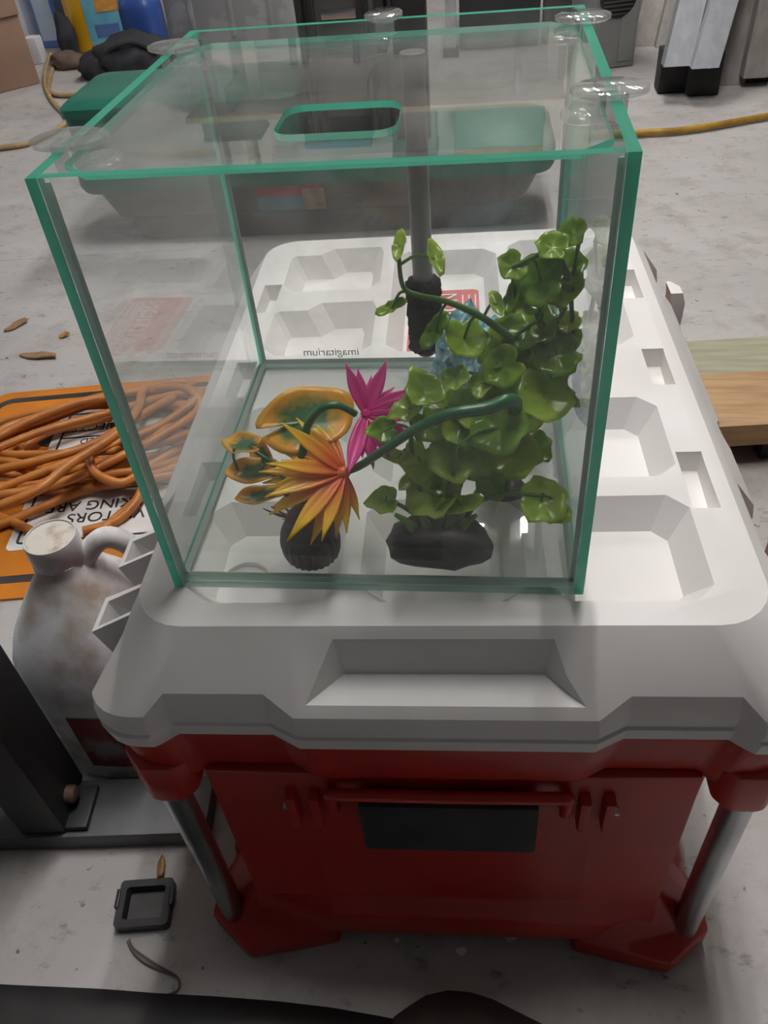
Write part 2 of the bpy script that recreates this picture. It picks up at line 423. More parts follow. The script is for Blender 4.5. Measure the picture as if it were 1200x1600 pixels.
# hand scoop in the front slope
a = [cb.verts.new(CM @ Vector(p)) for p in ((-.062,.030,LT-.038),(.062,.030,LT-.038),(.085,.006,LT-.0385),(-.085,.006,LT-.0385),
                                            (-.068,.0325,LT+.003),(.068,.0325,LT+.003),(.095,-.004,LT+.003),(-.095,-.004,LT+.003))]
for f in ((3,2,1,0),(4,5,6,7),(0,1,5,4),(1,2,6,5),(2,3,7,6),(3,0,4,7)): cb.faces.new([a[i] for i in f])
# latch notches in the sides
def notch(u, v, r, dep, zlo):
    P = [(u + r*.6*math.cos(t*math.pi/8), v + r*math.sin(t*math.pi/8)) for t in range(16)]
    add_prism(cb, P, LT+zlo, LT+.02, CM)
for s in (-1, 1):
    if s > 0:
        notch(.236, .276, .020, 0, -.056); 
        add_prism(cb, [(.214,.118),(.262,.118),(.262,.188),(.214,.190)], LT-.10, LT+.02, CM)
        add_prism(cb, [(.214,.498),(.262,.498),(.262,.566),(.214,.580)], LT-.10, LT+.02, CM)
        notch(.236, .440, .014, 0, -.056)
add_prism(cb, [(-.27,.004),(-.233,.014),(-.206,.044),(-.1975,.066),(-.1975,.168),(-.222,.178),(-.27,.178)], LT-.12, LT+.02, CM)
bmesh.ops.recalc_face_normals(cb, faces=cb.faces)
bmesh.ops.transform(cb, matrix=CM.inverted(), verts=cb.verts)
cme = bpy.data.meshes.new('cut'); cb.to_mesh(cme); cb.free()
cut = bpy.data.objects.new('cut', cme); COL.objects.link(cut); cut.parent = cool
md = lid.modifiers.new('b', 'BOOLEAN'); md.operation = 'DIFFERENCE'; md.object = cut; md.solver = 'EXACT'; md.use_self = True
bpy.context.view_layer.update()
apply_mods(lid)
bpy.data.objects.remove(cut)
bv = lid.modifiers.new('v', 'BEVEL'); bv.width = .0028; bv.segments = 3; bv.limit_method = 'ANGLE'; bv.angle_limit = math.radians(24); bv.harden_normals = False
apply_mods(lid)
lid.data.polygons.foreach_set('use_smooth', [True]*len(lid.data.polygons)); lid.data.set_sharp_from_angle(angle=math.radians(38))

def cl(u, v, z): return CM @ Vector((u, v, z))
def cpoly(name, rings, mat, parent=cool, bev=0.002, angle=35):
    bm = bmesh.new(); loft(bm, [[cl(*p) for p in r] for r in rings])
    if bev: bmesh.ops.bevel(bm, geom=[e for e in bm.edges if len(e.link_faces) == 2 and e.calc_face_angle(0) > .35], offset=bev, segments=2, affect='EDGES', profile=.6)
    return bmobj(name, bm, mat, parent, angle=angle)
# open white pockets on the left edge of the lid
for v0 in (.047, .104):
    bm = bmesh.new()
    o = [(-.226, v0-.003), (-.1965, v0+.017), (-.1965, v0+.044), (-.226, v0+.026)]
    i_ = [(-.2232, v0+.0016), (-.199, v0+.0185), (-.199, v0+.0395), (-.2232, v0+.0230)]
    ob = [(-.216, v0+.002), (-.1965, v0+.016), (-.1965, v0+.042), (-.216, v0+.026)]
    ib = [(-.213, v0+.006), (-.199, v0+.017), (-.199, v0+.037), (-.213, v0+.022)]
    zt, zb = LT-.014, LT-.058
    loft(bm, [[cl(*p, zb+.004) for p in ib], [cl(*p, zt) for p in i_], [cl(*p, zt) for p in o], [cl(*p, zb) for p in ob]])
    bmobj('latch_pocket', bm, M_lid, cool, smooth=False)
# white latches on the right edge
for v0, v1 in ((.090, .158), (.500, .535)):
    cpoly('latch', [[(u0, v0+.008, z), (u1, v0+.008, z), (u1, v1-.012, z), (u1-.008, v1, z), (u0, v1, z)] for z, u0, u1 in ((LT-.16, .236, .246), (LT-.05, .234, .248), (LT-.038, .232, .244))], M_lid, bev=.003)
# caution label in the middle tray
zf = LT - .0215
lb = cpoly('caution_label', [[(-.032,.372,z),(.030,.372,z),(.034,.376,z),(.034,.498,z),(.030,.502,z),(-.032,.502,z),(-.036,.498,z),(-.036,.376,z)] for z in (zf, zf+.0008)], M_lab, bev=0)
lb['label'] = 'red caution label on the lid'
TXM = lambda u, v, z: CM @ Matrix.Translation((u, v, z)) @ Matrix.Rotation(math.pi/2, 4, 'Z')
text_obj('lettering', 'CAUTION', .024, TXM(.012, .385, zf+.0012), M_wht, lb, 'LEFT')
for k in range(5):
    bm = bmesh.new(); add_box(bm, (.017+k*.0032, .39, zf+.0008), (.0182+k*.0032, .49-(k % 2)*.02, zf+.0012)); bmesh.ops.transform(bm, matrix=CM, verts=bm.verts)
    bmobj('text_line', bm, M_wht, lb, smooth=False)
bm = bmesh.new(); add_prism(bm, [(-.030,.376),(-.004,.376),(-.017,.398)], zf+.0008, zf+.0012, CM); tri = bmobj('warning_triangle', bm, M_wht, lb, smooth=False)
cpoly('red_strip', [[(-.030,.355,z),(.030,.355,z),(.030,.366,z),(-.030,.366,z)] for z in (zf, zf+.0008)], M_lab, bev=0)

# red body
def sym(P): return P + [(-u, v) for u, v in reversed(P)]
def body_ring(z, f, su, cu=.172, cv=.050):
    fr = [(-su, .078+f), (-su, .070+f), (-cu, cv), (-cu, .014+f*.3), (-.105, .014+f), (-.098, .014+f)]
    fr = sym(fr); return [(u, v, z) for u, v in fr] + [(u, LEN-v, z) for u, v in reversed(fr)]
def col_ring(z, ins): return [(p[0], p[1], z) for p in rim(ND, -ins)]
bm = bmesh.new()
loft(bm, [[cl(*p) for p in r] for r in (col_ring(LT-.135, .012), col_ring(LT-.124, .007), col_ring(LT-.079, .003))])
loft(bm, [[cl(*p) for p in r] for r in (body_ring(.036, -.014, .205), body_ring(.068, -.012, .204), body_ring(.086, 0, .200), body_ring(LT-.13, -.002, .206))])
for sx in (-1, 1):
    for back in (0, 1):
        def q(P, z): 
            R_ = [cl(sx*u, (LEN - v) if back else v, z) for u, v in P]
            return R_ if (sx > 0) == bool(back) else list(reversed(R_))
        A = [(-.222,.045),(-.222,.016),(-.186,-.012),(-.152,-.006),(-.105,.004),(-.100,.060),(-.200,.092)]
        A2 = [(-.224,.045),(-.224,.015),(-.186,-.014),(-.152,-.007),(-.108,.003),(-.104,.060),(-.202,.092)]
        B_ = [(-.214,.046),(-.214,.030),(-.196,.012),(-.152,.000),(-.112,.004),(-.108,.060),(-.200,.090)]
        T = [(-.186,.062),(-.176,.048),(-.173,.020),(-.155,.014),(-.120,.014),(-.115,.060),(-.196,.075)]
        loft(bm, [q(A, .0), q(A2, .010), q(A2, .028), q(B_, .034), q(T, .088)])
        K = [(-.222,.040),(-.222,.020),(-.208,.004),(-.192,.004),(-.186,.012),(-.188,.040)]
        K2 = [(-.226,.045),(-.226,.018),(-.210,.001),(-.188,.001),(-.178,.010),(-.178,.050)]
        loft(bm, [q(K, LT-.158), q(K2, LT-.150), q(K2, LT-.110)])
body = bmobj('body', bm, M_red, cool, angle=30)
bvm = body.modifiers.new('v', 'BEVEL'); bvm.width = .003; bvm.segments = 2; bvm.limit_method = 'ANGLE'; bvm.angle_limit = math.radians(28)
apply_mods(body)
body.data.polygons.foreach_set('use_smooth', [True]*len(body.data.polygons)); body.data.set_sharp_from_angle(angle=math.radians(40))
for sx in (-1, 1):
    for vv in (.018, LEN-.018):
        bm = bmesh.new(); add_sweep(bm, [cl(sx*.203, vv, .020), cl(sx*.203, vv, LT-.13)], .0108, 20)
        bmobj('corner_tube', bm, M_alu, cool)
# carrying handle on the end
hd = sweep('bail_handle', [cl(-.083,.010,LT-.175), cl(-.082,.006,LT-.150), cl(-.074,.003,LT-.142), cl(0,.002,LT-.141), cl(.074,.003,LT-.142), cl(.082,.006,LT-.150), cl(.083,.010,LT-.175)], .0045, M_red, cool, 10)
bm = bmesh.new()
add_box(bm, (-.063,-.004,LT-.212), (.063,.010,LT-.146), None, .005); bmesh.ops.transform(bm, matrix=CM, verts=bm.verts)
bmobj('grip', bm, M_rub, hd)
for uu in (-.112, -.095, .095, .112):
    bm = bmesh.new(); add_box(bm, (uu-.004,.002,LT-.190), (uu+.004,.020,LT-.150), None, .003); bmesh.ops.transform(bm, matrix=CM, verts=bm.verts)
    br = bmobj('handle_bracket', bm, M_red, cool)
for uu in (-.118, .118):
    bm = bmesh.new(); add_sweep(bm, [cl(uu, .006, LT-.163), cl(uu*.93, .006, LT-.163)], .0035, 10); bmobj('pivot_pin', bm, M_alu, cool)

# ------------------------------------------------------------------ the tank
TW, TD, TH, TT = 0.26, 0.267, 0.262, 0.0056
tank = rootempty('fish_tank', (TW/2, TD/2, LT), 'frameless glass cube fish tank with green edges standing on the white lid', 'fish tank')
def pane(name, lo, hi, thin, mg, me_, parent=tank, top=None):
    x0, y0, z0 = lo; x1, y1, z1 = hi
    v = [(x0,y0,z0),(x1,y0,z0),(x1,y1,z0),(x0,y1,z0),(x0,y0,z1),(x1,y0,z1),(x1,y1,z1),(x0,y1,z1)]
    F = [(3,2,1,0),(4,5,6,7),(0,1,5,4),(1,2,6,5),(2,3,7,6),(3,0,4,7)]
    ax = [2,2,1,0,1,0]
    return mesh(name, v, F, [mg, me_] + ([top] if top else []), parent, smooth=False, midx=[0 if a == thin else (2 if top and i == 1 else 1) for i, a in enumerate(ax)])
g = .0003
pane('side_pane', (0,0,LT+g), (TT,TD,LT+TH), 0, M_glass_side, M_edge)
pane('side_pane', (TW-TT,0,LT+g), (TW,TD,LT+TH), 0, M_glass, M_edge)
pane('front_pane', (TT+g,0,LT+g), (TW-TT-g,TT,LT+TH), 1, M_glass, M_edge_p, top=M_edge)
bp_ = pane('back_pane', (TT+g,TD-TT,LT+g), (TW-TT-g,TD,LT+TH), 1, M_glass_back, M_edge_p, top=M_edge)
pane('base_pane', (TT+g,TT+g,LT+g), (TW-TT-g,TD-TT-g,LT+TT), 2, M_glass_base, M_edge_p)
for (x, sx) in ((TT, 1), (TW-TT, -1)):
    for (y, sy) in ((TT, 1), (TD-TT, -1)):
        bm = bmesh.new(); add_prism(bm, [(x+sx*.0002, y+sy*.0002), (x+sx*.0028, y+sy*.0002), (x+sx*.0002, y+sy*.0028)], LT+TT, LT+TH-.004)
        bmobj('silicone_seam', bm, M_sili, tank, smooth=False)
zb = LT + TT + .0002
for a, b, d in (((TT,TT),(TW-TT,TT),(0,1)), ((TT,TD-TT),(TW-TT,TD-TT),(0,-1)), ((TT,TT),(TT,TD-TT),(1,0)), ((TW-TT,TT),(TW-TT,TD-TT),(-1,0))):
    bm = bmesh.new(); rr = []
    for e in (a, b):
        ex = e[0]+d[0]*.0002; ey = e[1]+d[1]*.0002
        rr.append([(ex, ey, zb), (ex+d[0]*.003, ey+d[1]*.003, zb), (ex, ey, zb+.0026)])
    loft(bm, rr); bmobj('silicone_seam', bm, M_sili, tank, smooth=False)
# maker's lettering on the back pane, read from behind
TM = Matrix.Translation((.0, TD-TT-.0006, 0)) @ Matrix(((-1,0,0,.092),(0,0,-1,0),(0,1,0,LT+.012),(0,0,0,1)))
M_etch = pm('etched_lettering', (0.55, 0.55, 0.54), 0.6, c2=(0.6, 0.6, 0.58), scale=20)
text_obj('lettering', 'imagitarium', .0105, TM, M_etch, bp_, 'LEFT', .0001)

# glass cover with a handle cut-out
cov_z0, cov_z1 = LT+TH-.0042, LT+TH-.0010
cx0, cx1, cy0, cy1 = TT+.004, TW-TT-.003, TT+.0015, G(500, 54, LT+TH).y
def rrect(x0, x1, y0, y1, r, n=5):
    P = []
    for (cx, cy, a0) in ((x1-r, y0+r, -90), (x1-r, y1-r, 0), (x0+r, y1-r, 90), (x0+r, y0+r, 180)):
        for k in range(n+1):
            a = math.radians(a0 + 90*k/n); P.append((cx+r*math.cos(a), cy+r*math.sin(a)))
    return P
ha = G(432, 207, cov_z1); hb = G(618, 160, cov_z1)
hx0, hx1, hy0, hy1 = .100, .158, G(520, 207, cov_z1).y, G(540, 160, cov_z1).y
inn = rrect(hx0, hx1, hy0, hy1, .010); n = len(inn)
def outp(p):
    dx, dy = p[0]-(hx0+hx1)/2, p[1]-(hy0+hy1)/2
    return None
cor = [(cx1,cy0),(cx1,cy1),(cx0,cy1),(cx0,cy0)]
out_ = []
for k in range(4):
    a = cor[k-1]; b = cor[k]; c = cor[(k+1) % 4]
    for j in range(6):
        t = j/5
        if t < .5: out_.append((b[0]+(a[0]-b[0])*(.5-t)*.6, b[1]+(a[1]-b[1])*(.5-t)*.6))
        elif t > .5: out_.append((b[0]+(c[0]-b[0])*(t-.5)*.6, b[1]+(c[1]-b[1])*(t-.5)*.6))
        else: out_.append(b)
vv = []; ff = []; mi = []
for z in (cov_z0, cov_z1):
    vv += [(p[0], p[1], z) for p in out_] + [(p[0], p[1], z) for p in inn]
m2 = 2*n
for k in range(n):
    j = (k+1) % n
    ff += [(m2+k, m2+j, m2+n+j, m2+n+k), (k, n+k, n+j, j), (k, j, m2+j, m2+k), (n+k, m2+n+k, m2+n+j, n+j)]; mi += [0, 0, 1, 1]
cover = mesh('glass_cover', vv, ff, [M_glass_lid, M_edge], None, smooth=False, midx=mi)
tag(cover, 'flat glass cover with rounded handle cut-out lying across the tank top', 'tank cover')

# clear clips that carry the cover
def clip(x, y, ang, lab, s=1.0):
    M = Matrix.Translation((x, y, LT+TH)) @ Matrix.Rotation(ang, 4, 'Z')
    r = rootempty('cover_clip', (x, y, LT+TH), lab, 'clip', 'clear clips holding the glass cover')
    def oval(a, b, cx, n=24): return [(cx+a*math.cos(2*math.pi*k/n), b*math.sin(2*math.pi*k/n)) for k in range(n)]
    def plate(nm, P, z0, z1):
        bm = bmesh.new(); n = len(P); cx = sum(p[0] for p in P)/n
        sc = lambda f: [((p[0]-cx)*f+cx, p[1]*f) for p in P]
        loft(bm, [[M @ Vector((*p, z)) for p in sc(f)] for f, z in ((.86, z0), (1, z0+.0010), (1, z1-.001), (.86, z1))])
        bmobj(nm, bm, M_clear, r)
    plate('top_plate', oval(.0165*s, .0125*s, .002), .0006, .0046)
    plate('cover_rest', oval(.0095*s, .0110*s, .0135), -.0100, -.0060)
    bm = bmesh.new(); add_box(bm, (.0036, -.006, -.0100), (.0062, .006, .002), None, .0007); bmesh.ops.transform(bm, matrix=M, verts=bm.verts)
    bmobj('inner_web', bm, M_clear, r)
    bm = bmesh.new(); add_box(bm, (-.0062, -.006, -.012), (-.0036, .006, .002), None, .0007); bmesh.ops.transform(bm, matrix=M, verts=bm.verts)
    bmobj('outer_web', bm, M_clear, r)
clip(TT/2, .042, 0, 'clear plastic clip on the tank rim above the orange cord', 1.15)
clip(TT/2, .213, 0, 'clear plastic clip on the tank rim near the blue jug')
clip(.132, TD-TT/2, -math.pi/2, 'clear plastic clip in the middle of the tank rear rim')
clip(TW-TT/2, .222, math.pi, 'clear plastic clip on the tank rim nearest the grey machine')
clip(TW-TT/2, .076, math.pi, 'clear plastic clip on the tank rim above the yellow cord', 1.1)

# sponge filter on its lift tube
FL = LT + TT + .0004
sf = rootempty('sponge_filter', (.151, .246, FL), 'black sponge filter on a grey lift tube against the rear glass', 'filter')
M_sp = pm('black_foam', (0.010, 0.010, 0.013), 0.9, c2=(0.035, 0.033, 0.04), scale=160, lo=.5, hi=.7, bump=1.0, bscale=260)
bm = bmesh.new()
rs = random.Random(3)
pr = []
zs = np.linspace(.020, .082, 26)
for i, z in enumerate(zs):
    ring_ = []
    for k in range(36):
        a = 2*math.pi*k/36; rr = .0135 * (1 + rs.uniform(-.09, .09))
        if i in (0, 25): rr *= .8
        ring_.append((.151+rr*math.cos(a), .246+rr*math.sin(a), FL+z+rs.uniform(-.0008, .0008)))
    pr.append(ring_)
loft(bm, pr); bmobj('sponge', bm, M_sp, sf, angle=80)
M_tubeg = pm('grey_tube', (0.22, 0.20, 0.19), 0.35, c2=(0.28, 0.26, 0.24), scale=30)
bm = bmesh.new(); add_lathe(bm, [(.0070, .016), (.0078, .020), (.0078, .228), (.0085, .230), (.0085, .240)], (.151, .246, FL), 18)
bmobj('lift_tube', bm, M_tubeg, sf)
lathe('suction_cup', [(.003,0),(.003,.004),(.008,.0065)], (.151,.2545,FL+.10), M_tubeg, sf, 14, M=Matrix.Rotation(math.radians(-90), 3, 'X'))

# ------------------------------------------------------------------ leaves and petals
def leaf_mesh(kind, seed):
    r = random.Random(seed); nr, ns = 4, 22; vs = [(0, 0, 0)]; fs = []
    ph = [r.uniform(0, 6.28) for _ in range(4)]
    for i in range(1, nr+1):
        f = i/nr
        for k in range(ns):
            a = 2*math.pi*k/ns - math.pi
            if kind == 'round': R_ = 1 + .07*math.sin(5*a+ph[0]) + .05*math.sin(8*a+ph[1]) - .34*math.exp(-((abs(a)-math.pi)/.28)**2)
            elif kind == 'point': R_ = .78 + .42*math.exp(-(a/.35)**2) + .05*math.sin(7*a+ph[0]) - .25*math.exp(-((abs(a)-math.pi)/.3)**2)
            else: R_ = 1.0 / math.sqrt((math.cos(a)/1.25)**2 + (math.sin(a)/.45)**2) * (1+.05*math.sin(6*a+ph[0]))
            x, y = R_*f*math.cos(a), R_*f*math.sin(a)
            z = .26*f*f + .07*f*math.sin(5*a+ph[2]) + .05*math.sin(3*a+ph[3])*f*f - .16*abs(y)**1.5*0 - .10*math.exp(-(y/.12)**2)*f
            vs.append((x, y, z))
    for k in range(ns):
        j = (k+1) % ns; fs.append((0, 1+k, 1+j))
        for i in range(nr-1):
            fs.append((1+i*ns+k, 1+(i+1)*ns+k, 1+(i+1)*ns+j, 1+i*ns+j))
    me = bpy.data.meshes.new('leaf'); me.from_pydata(vs, [], fs); me.update()
    me.polygons.foreach_set('use_smooth', [True]*len(me.polygons))
    return me
M_leaf = leafmat('green_plastic_leaf', (0.11, 0.30, 0.016), (0.50, 0.66, 0.09), 1.6, 0.40, 0.2)
M_stem = pm('green_plastic_stem', (0.07, 0.17, 0.035), 0.35, c2=(0.11, 0.24, 0.05), scale=40)
M_dstem = pm('dark_green_tube', (0.012, 0.11, 0.035), 0.3, c2=(0.02, 0.15, 0.05), scale=30)
LM = {k: [leaf_mesh(k, s) for s in range(3)] for k in ('round', 'point', 'narrow')}
for ms in LM.values():
    for me in ms: me.materials.append(M_leaf)
def frame(n, xdir):
    n = n.normalized(); x = (xdir - n*xdir.dot(n))
    x = x.normalized() if x.length > 1e-5 else n.orthogonal().normalized()
    y = n.cross(x); return Matrix(((x.x,y.x,n.x,0),(x.y,y.y,n.y,0),(x.z,y.z,n.z,0),(0,0,0,1)))
CAMP = Vector(CC)
RIGHT = Vector(CR[0]); UP = -Vector(CR[1])
def clampT(p, mg=.004):
    return Vector((min(max(p.x, TT+mg), TW-TT-mg), min(max(p.y, TT+mg), TD-TT-mg), min(max(p.z, FL+.002), LT+TH-.02)))
def put_leaf(root, p, rad, tip, n, me, thick=0, sx=1.0, sy=1.0):
    o = bpy.data.objects.new('leaf', me); COL.objects.link(o); o.parent = root
    xd = RIGHT*math.cos(math.radians(tip)) + UP*math.sin(math.radians(tip))
    Mw = Matrix.Translation(p) @ frame(n, xd) @ Matrix.Diagonal((rad*sx, rad*sy, rad, 1))
    o.matrix_local = ROOT[root.name].inverted() @ Mw
    sd = o.modifiers.new('s', 'SOLIDIFY'); sd.thickness = .03; sd.offset = 0
    return o

# ---- the bushy green plant
base_c = Vector((.172, .0255, FL))
plant = rootempty('aquarium_plant', base_c, 'bushy bright green plastic plant rooted in a black rock inside the tank', 'plastic plant')
def rock(name, c, rx, ry, rz, mat, parent, seed, sub=3, amp=.12, ribs=0, flat=True):
    bm = bmesh.new(); bmesh.ops.create_icosphere(bm, subdivisions=sub, radius=1); r = random.Random(seed)
    dirs = [(Vector((r.uniform(-1,1), r.uniform(-1,1), r.uniform(-1,1))).normalized(), r.uniform(2, 9), r.uniform(0, 6.28)) for _ in range(9)]
    for v_ in bm.verts:
        p = v_.co.copy(); d = 1 + sum(amp/3*math.sin(f*p.dot(dr)*1.3+ph) for dr, f, ph in dirs)/1.5
        if ribs: d += .035*math.sin(ribs*math.atan2(p.y, p.x))
        q = Vector((p.x*rx*d, p.y*ry*d, p.z*rz*d))
        if flat: q.z = max(q.z, -rz*.72)
        v_.co = q + Vector(c) + Vector((0, 0, rz*.72 if flat else 0))
    return bmobj(name, bm, mat, parent, angle=25 if sub < 3 else 50)
M_rock = pm('black_resin_rock', (0.018, 0.018, 0.020), 0.5, c2=(0.05, 0.045, 0.045), scale=70, bump=.4, bscale=120)
rock('rock_base', base_c, .034, .0185, .0185, M_rock, plant, 5, 3, .13)
def q3(px, py, Y): return clampT(PY(px, py, Y))
stems = [[(690,845,.030),(668,800,.036),(650,740,.045),(642,690,.05),(648,640,.058)],
         [(700,845,.030),(715,770,.045),(722,700,.06),(735,640,.07),(765,570,.08),(800,530,.085),(840,500,.09)],
         [(710,845,.032),(745,770,.05),(800,700,.07),(860,625,.085),(900,575,.09),(910,520,.092),(893,455,.095),(905,375,.098)],
         [(800,530,.085),(755,497,.08),(700,472,.075),(655,462,.07),(630,448,.07),(623,400,.068)],
         [(893,455,.095),(880,415,.095),(862,392,.095),(800,417,.09)],
         [(715,845,.030),(740,790,.035),(790,772,.035),(850,775,.035)],
         [(685,845,.030),(660,815,.03),(635,795,.03),(605,780,.03)],
         [(705,845,.030),(700,780,.03),(710,730,.032),(712,700,.036)],
         [(840,500,.09),(860,515,.09),(885,480,.09)]]
SP = []
for st in stems:
    P = [q3(*s) for s in st]; Q = smooth_path(P, 6); SP += Q
    sweep('stem', P, [.0024, .0017, .0012], M_stem, plant, 7)
leaves = [ # px, py, radius px, depth, tip direction, kind
 (625,385,24,.068,85,'narrow'),(679,405,30,.074,95,'narrow'),(612,482,24,.068,200,'narrow'),(680,518,32,.072,235,'narrow'),
 (725,530,38,.075,270,'round'),(801,417,26,.090,220,'round'),(864,387,27,.094,150,'round'),(916,365,25,.098,60,'round'),
 (916,420,36,.100,80,'round'),(925,450,36,.098,250,'round'),(845,440,44,.090,170,'round'),(822,474,32,.086,220,'point'),
 (801,466,26,.083,75,'narrow'),(777,476,24,.081,110,'narrow'),(827,515,48,.092,30,'round'),(795,530,40,.090,200,'round'),
 (925,505,22,.092,20,'round'),(917,533,32,.090,270,'round'),(872,555,42,.078,190,'round'),(788,575,36,.066,200,'round'),
 (752,600,26,.062,260,'point'),(712,592,25,.060,280,'round'),(922,568,20,.092,300,'narrow'),(848,622,48,.062,250,'round'),
 (892,622,30,.074,320,'point'),(664,615,44,.052,110,'point'),(640,640,34,.050,200,'point'),(790,605,36,.070,330,'round'),
 (780,668,50,.046,330,'round'),(722,668,40,.050,250,'round'),(600,673,30,.048,190,'point'),(622,716,28,.044,340,'narrow'),
 (657,722,38,.046,250,'round'),(709,718,44,.040,270,'round'),(603,783,32,.032,185,'point'),(678,775,48,.036,270,'round'),
 (720,790,34,.026,10,'narrow'),(803,715,46,.056,320,'round'),(768,752,34,.050,300,'point'),(846,785,42,.032,350,'round'),
 (876,803,18,.030,300,'round'),(836,700,36,.070,300,'point'),(770,556,26,.075,60,'round'),(735,640,38,.058,20,'round'),
 (668,665,34,.054,300,'round'),(700,632,28,.064,60,'point'),(820,660,34,.072,30,'round'),(845,575,34,.085,60,'round'),
 (640,750,26,.044,230,'narrow'),(700,760,36,.040,80,'point'),(745,720,36,.052,20,'round'),(868,525,26,.094,120,'point'),
 (880,470,18,.094,70,'narrow'),(845,488,18,.092,80,'narrow'),(800,560,34,.084,100,'round')]
rl = random.Random(21)
for (px, py, rp, Y, tip, kd) in leaves:
    p = PY(px, py, Y); dist = (p - CAMP).length
    rad = rp * dist / FPX * .93
    p = clampT(p, rad*.55); p.x = min(p.x, TW-TT-rad*.88)
    n = ((CAMP - p).normalized()*.75 + Vector((0,0,1))*.55 + Vector((rl.uniform(-.45,.45), rl.uniform(-.3,.3), rl.uniform(-.3,.3))))
    put_leaf(plant, p, rad, tip, n, LM[kd][rl.randrange(3)])
    s = min(SP, key=lambda q: (q-p).length)
    if (s-p).length > .004:
        mid = (s+p)/2 + Vector((0, .002, .003))
        sweep('petiole', [s, mid, p], [.0010, .0008], M_stem, plant, 5, 3)
for dx in (-.014, -.006, .004, .012):
    sweep('sprout', [base_c+Vector((dx, -.002, .022)), base_c+Vector((dx*1.3, -.004, .032)), base_c+Vector((dx*1.9, -.004, .040))], [.0035, .0028, .0012], M_stem, plant, 7)

# ---- petals
def petal_mesh(wd, cup, name):
    vs = []; fs = []; N_ = 9
    for i in range(N_+1):
        t = i/N_; wv = wd*math.sin(math.pi*min(1, t*.86+.10))**.8*(1 if t < .6 else (1-(t-.6)/.4)**.55)
        if i == N_: wv = .004
        for j in (-1, -.5, 0, .5, 1):
            vs.append((t, j*wv, cup*t*t + .35*wv*j*j))
    for i in range(N_):
        for j in range(4):
            a = i*5+j; fs.append((a, a+5, a+6, a+1))
    me = bpy.data.meshes.new(name); me.from_pydata(vs, [], fs); me.update()
    me.polygons.foreach_set('use_smooth', [True]*len(me.polygons)); return me
M_pet_o = petalmat('orange_yellow_petal', (0.88, 0.17, 0.04), (0.95, 0.66, 0.03))
M_pet_p = petalmat('pink_petal', (0.80, 0.03, 0.30), (0.82, 0.06, 0.40))
PO = petal_mesh(.095, -.10, 'petal'); PO.materials.append(M_pet_o)
PP = petal_mesh(.125, .06, 'petal'); PP.materials.append(M_pet_p)
def put_petal(root, p, d, L_, me, up):
    o = bpy.data.objects.new('petal', me); COL.objects.link(o); o.parent = root
    x = d.normalized(); z = (up - x*up.dot(x)); z = z.normalized() if z.length > 1e-4 else x.orthogonal().normalized(); y = z.cross(x)
    R_ = Matrix(((x.x,y.x,z.x,0),(x.y,y.y,z.y,0),(x.z,y.z,z.z,0),(0,0,0,1)))
    o.matrix_local = ROOT[root.name].inverted() @ Matrix.Translation(p) @ R_ @ Matrix.Scale(L_, 4)
    sd = o.modifiers.new('s', 'SOLIDIFY'); sd.thickness = .02; sd.offset = 0
def cdir(ang, away):                    # direction given as an angle in the view plane and a lean towards the viewer
    a = math.radians(ang); F_ = -Vector(CR[2])
    return (RIGHT*math.cos(a) + UP*math.sin(a) + F_*away).normalized()

# ---- orange spiky flower on its own long stem
ofl = rootempty('orange_flower', (.205, .090, FL), 'orange and yellow spiky plastic flower on a long dark green stem', 'plastic flower')
oc = PY(538, 738, .040)
sweep('flower_stem', [Vector((.213, .085, FL+.012)), Vector((.214,.078,FL+.035)), PY(805,640,.052), PY(795,626,.045), PY(760,638,.040), PY(700,648,.036), PY(650,670,.035), PY(600,703,.036), PY(562,728,.038), oc],
      [.0045, .0042, .0042, .0036, .0030, .0026, .0022], M_dstem, ofl, 12)
rock('flower_foot', (.213, .085, FL), .016, .012, .008, M_rock, ofl, 8, 2, .1)
lathe('calyx', [(.0015, -.004), (.0035, -.002), (.0045, .002), (.003, .005)], oc, M_pet_o, ofl, 12, M=frame(cdir(200, .1), UP).to_4x4())
rp_ = random.Random(4)
angs = [(112,118),(122,120),(130,130),(140,118),(150,122),(158,130),(166,125),(172,134),(178,128),(184,140),(190,132),(196,128),(202,142),(208,135),(214,138),(222,128),(230,135),(236,120),(244,118),(252,110),(262,105),(272,95),(288,85)]
for i, (a, l) in enumerate(angs):
    L_ = l * (oc-CAMP).length / FPX * rp_.uniform(.85, 1.02)
    d = cdir(a, rp_.uniform(-.45, .55)); put_petal(ofl, oc + d*.002, d, L_, PO, (-Vector(CR[2]) + UP*.4))
for i in range(12):
    a = rp_.uniform(130, 250); d = cdir(a, rp_.uniform(-.9, -.3)); put_petal(ofl, oc + d*.002, d, 115*(oc-CAMP).length/FPX, PO, UP)

# ---- lily ornament with pink flower
lc = Vector((.088, .0265, FL))
lily = rootempty('lily_plant', lc, 'orange and green plastic lily pads with a pink flower in a dark ribbed rock', 'plastic plant')
M_pot = pm('dark_ribbed_resin', (0.030, 0.030, 0.034), 0.45, c2=(0.075, 0.06, 0.055), scale=60, bump=.3, bscale=150)
bm = bmesh.new()
rings = []
for i in range(13):
    t = i/12; z = .032*t; r0 = .0190*math.sin(math.pi*min(.98, .30+t*.55))**.6
    rings.append([(lc.x + r0*1.0*math.cos(2*math.pi*k/48)*(1+.035*math.cos(2*math.pi*k/48*24)), lc.y + r0*.95*math.sin(2*math.pi*k/48)*(1+.035*math.cos(2*math.pi*k/48*24)), FL+z) for k in range(48)])
loft(bm, rings); bmobj('rock_base', bm, M_pot, lily, angle=60)
M_twig = pm('brown_root', (0.05, 0.022, 0.018), 0.5, c2=(0.09, 0.04, 0.03), scale=60)
rock('root_clump', lc + Vector((.002, 0, .026)), .014, .013, .009, M_twig, lily, 12, 2, .2)
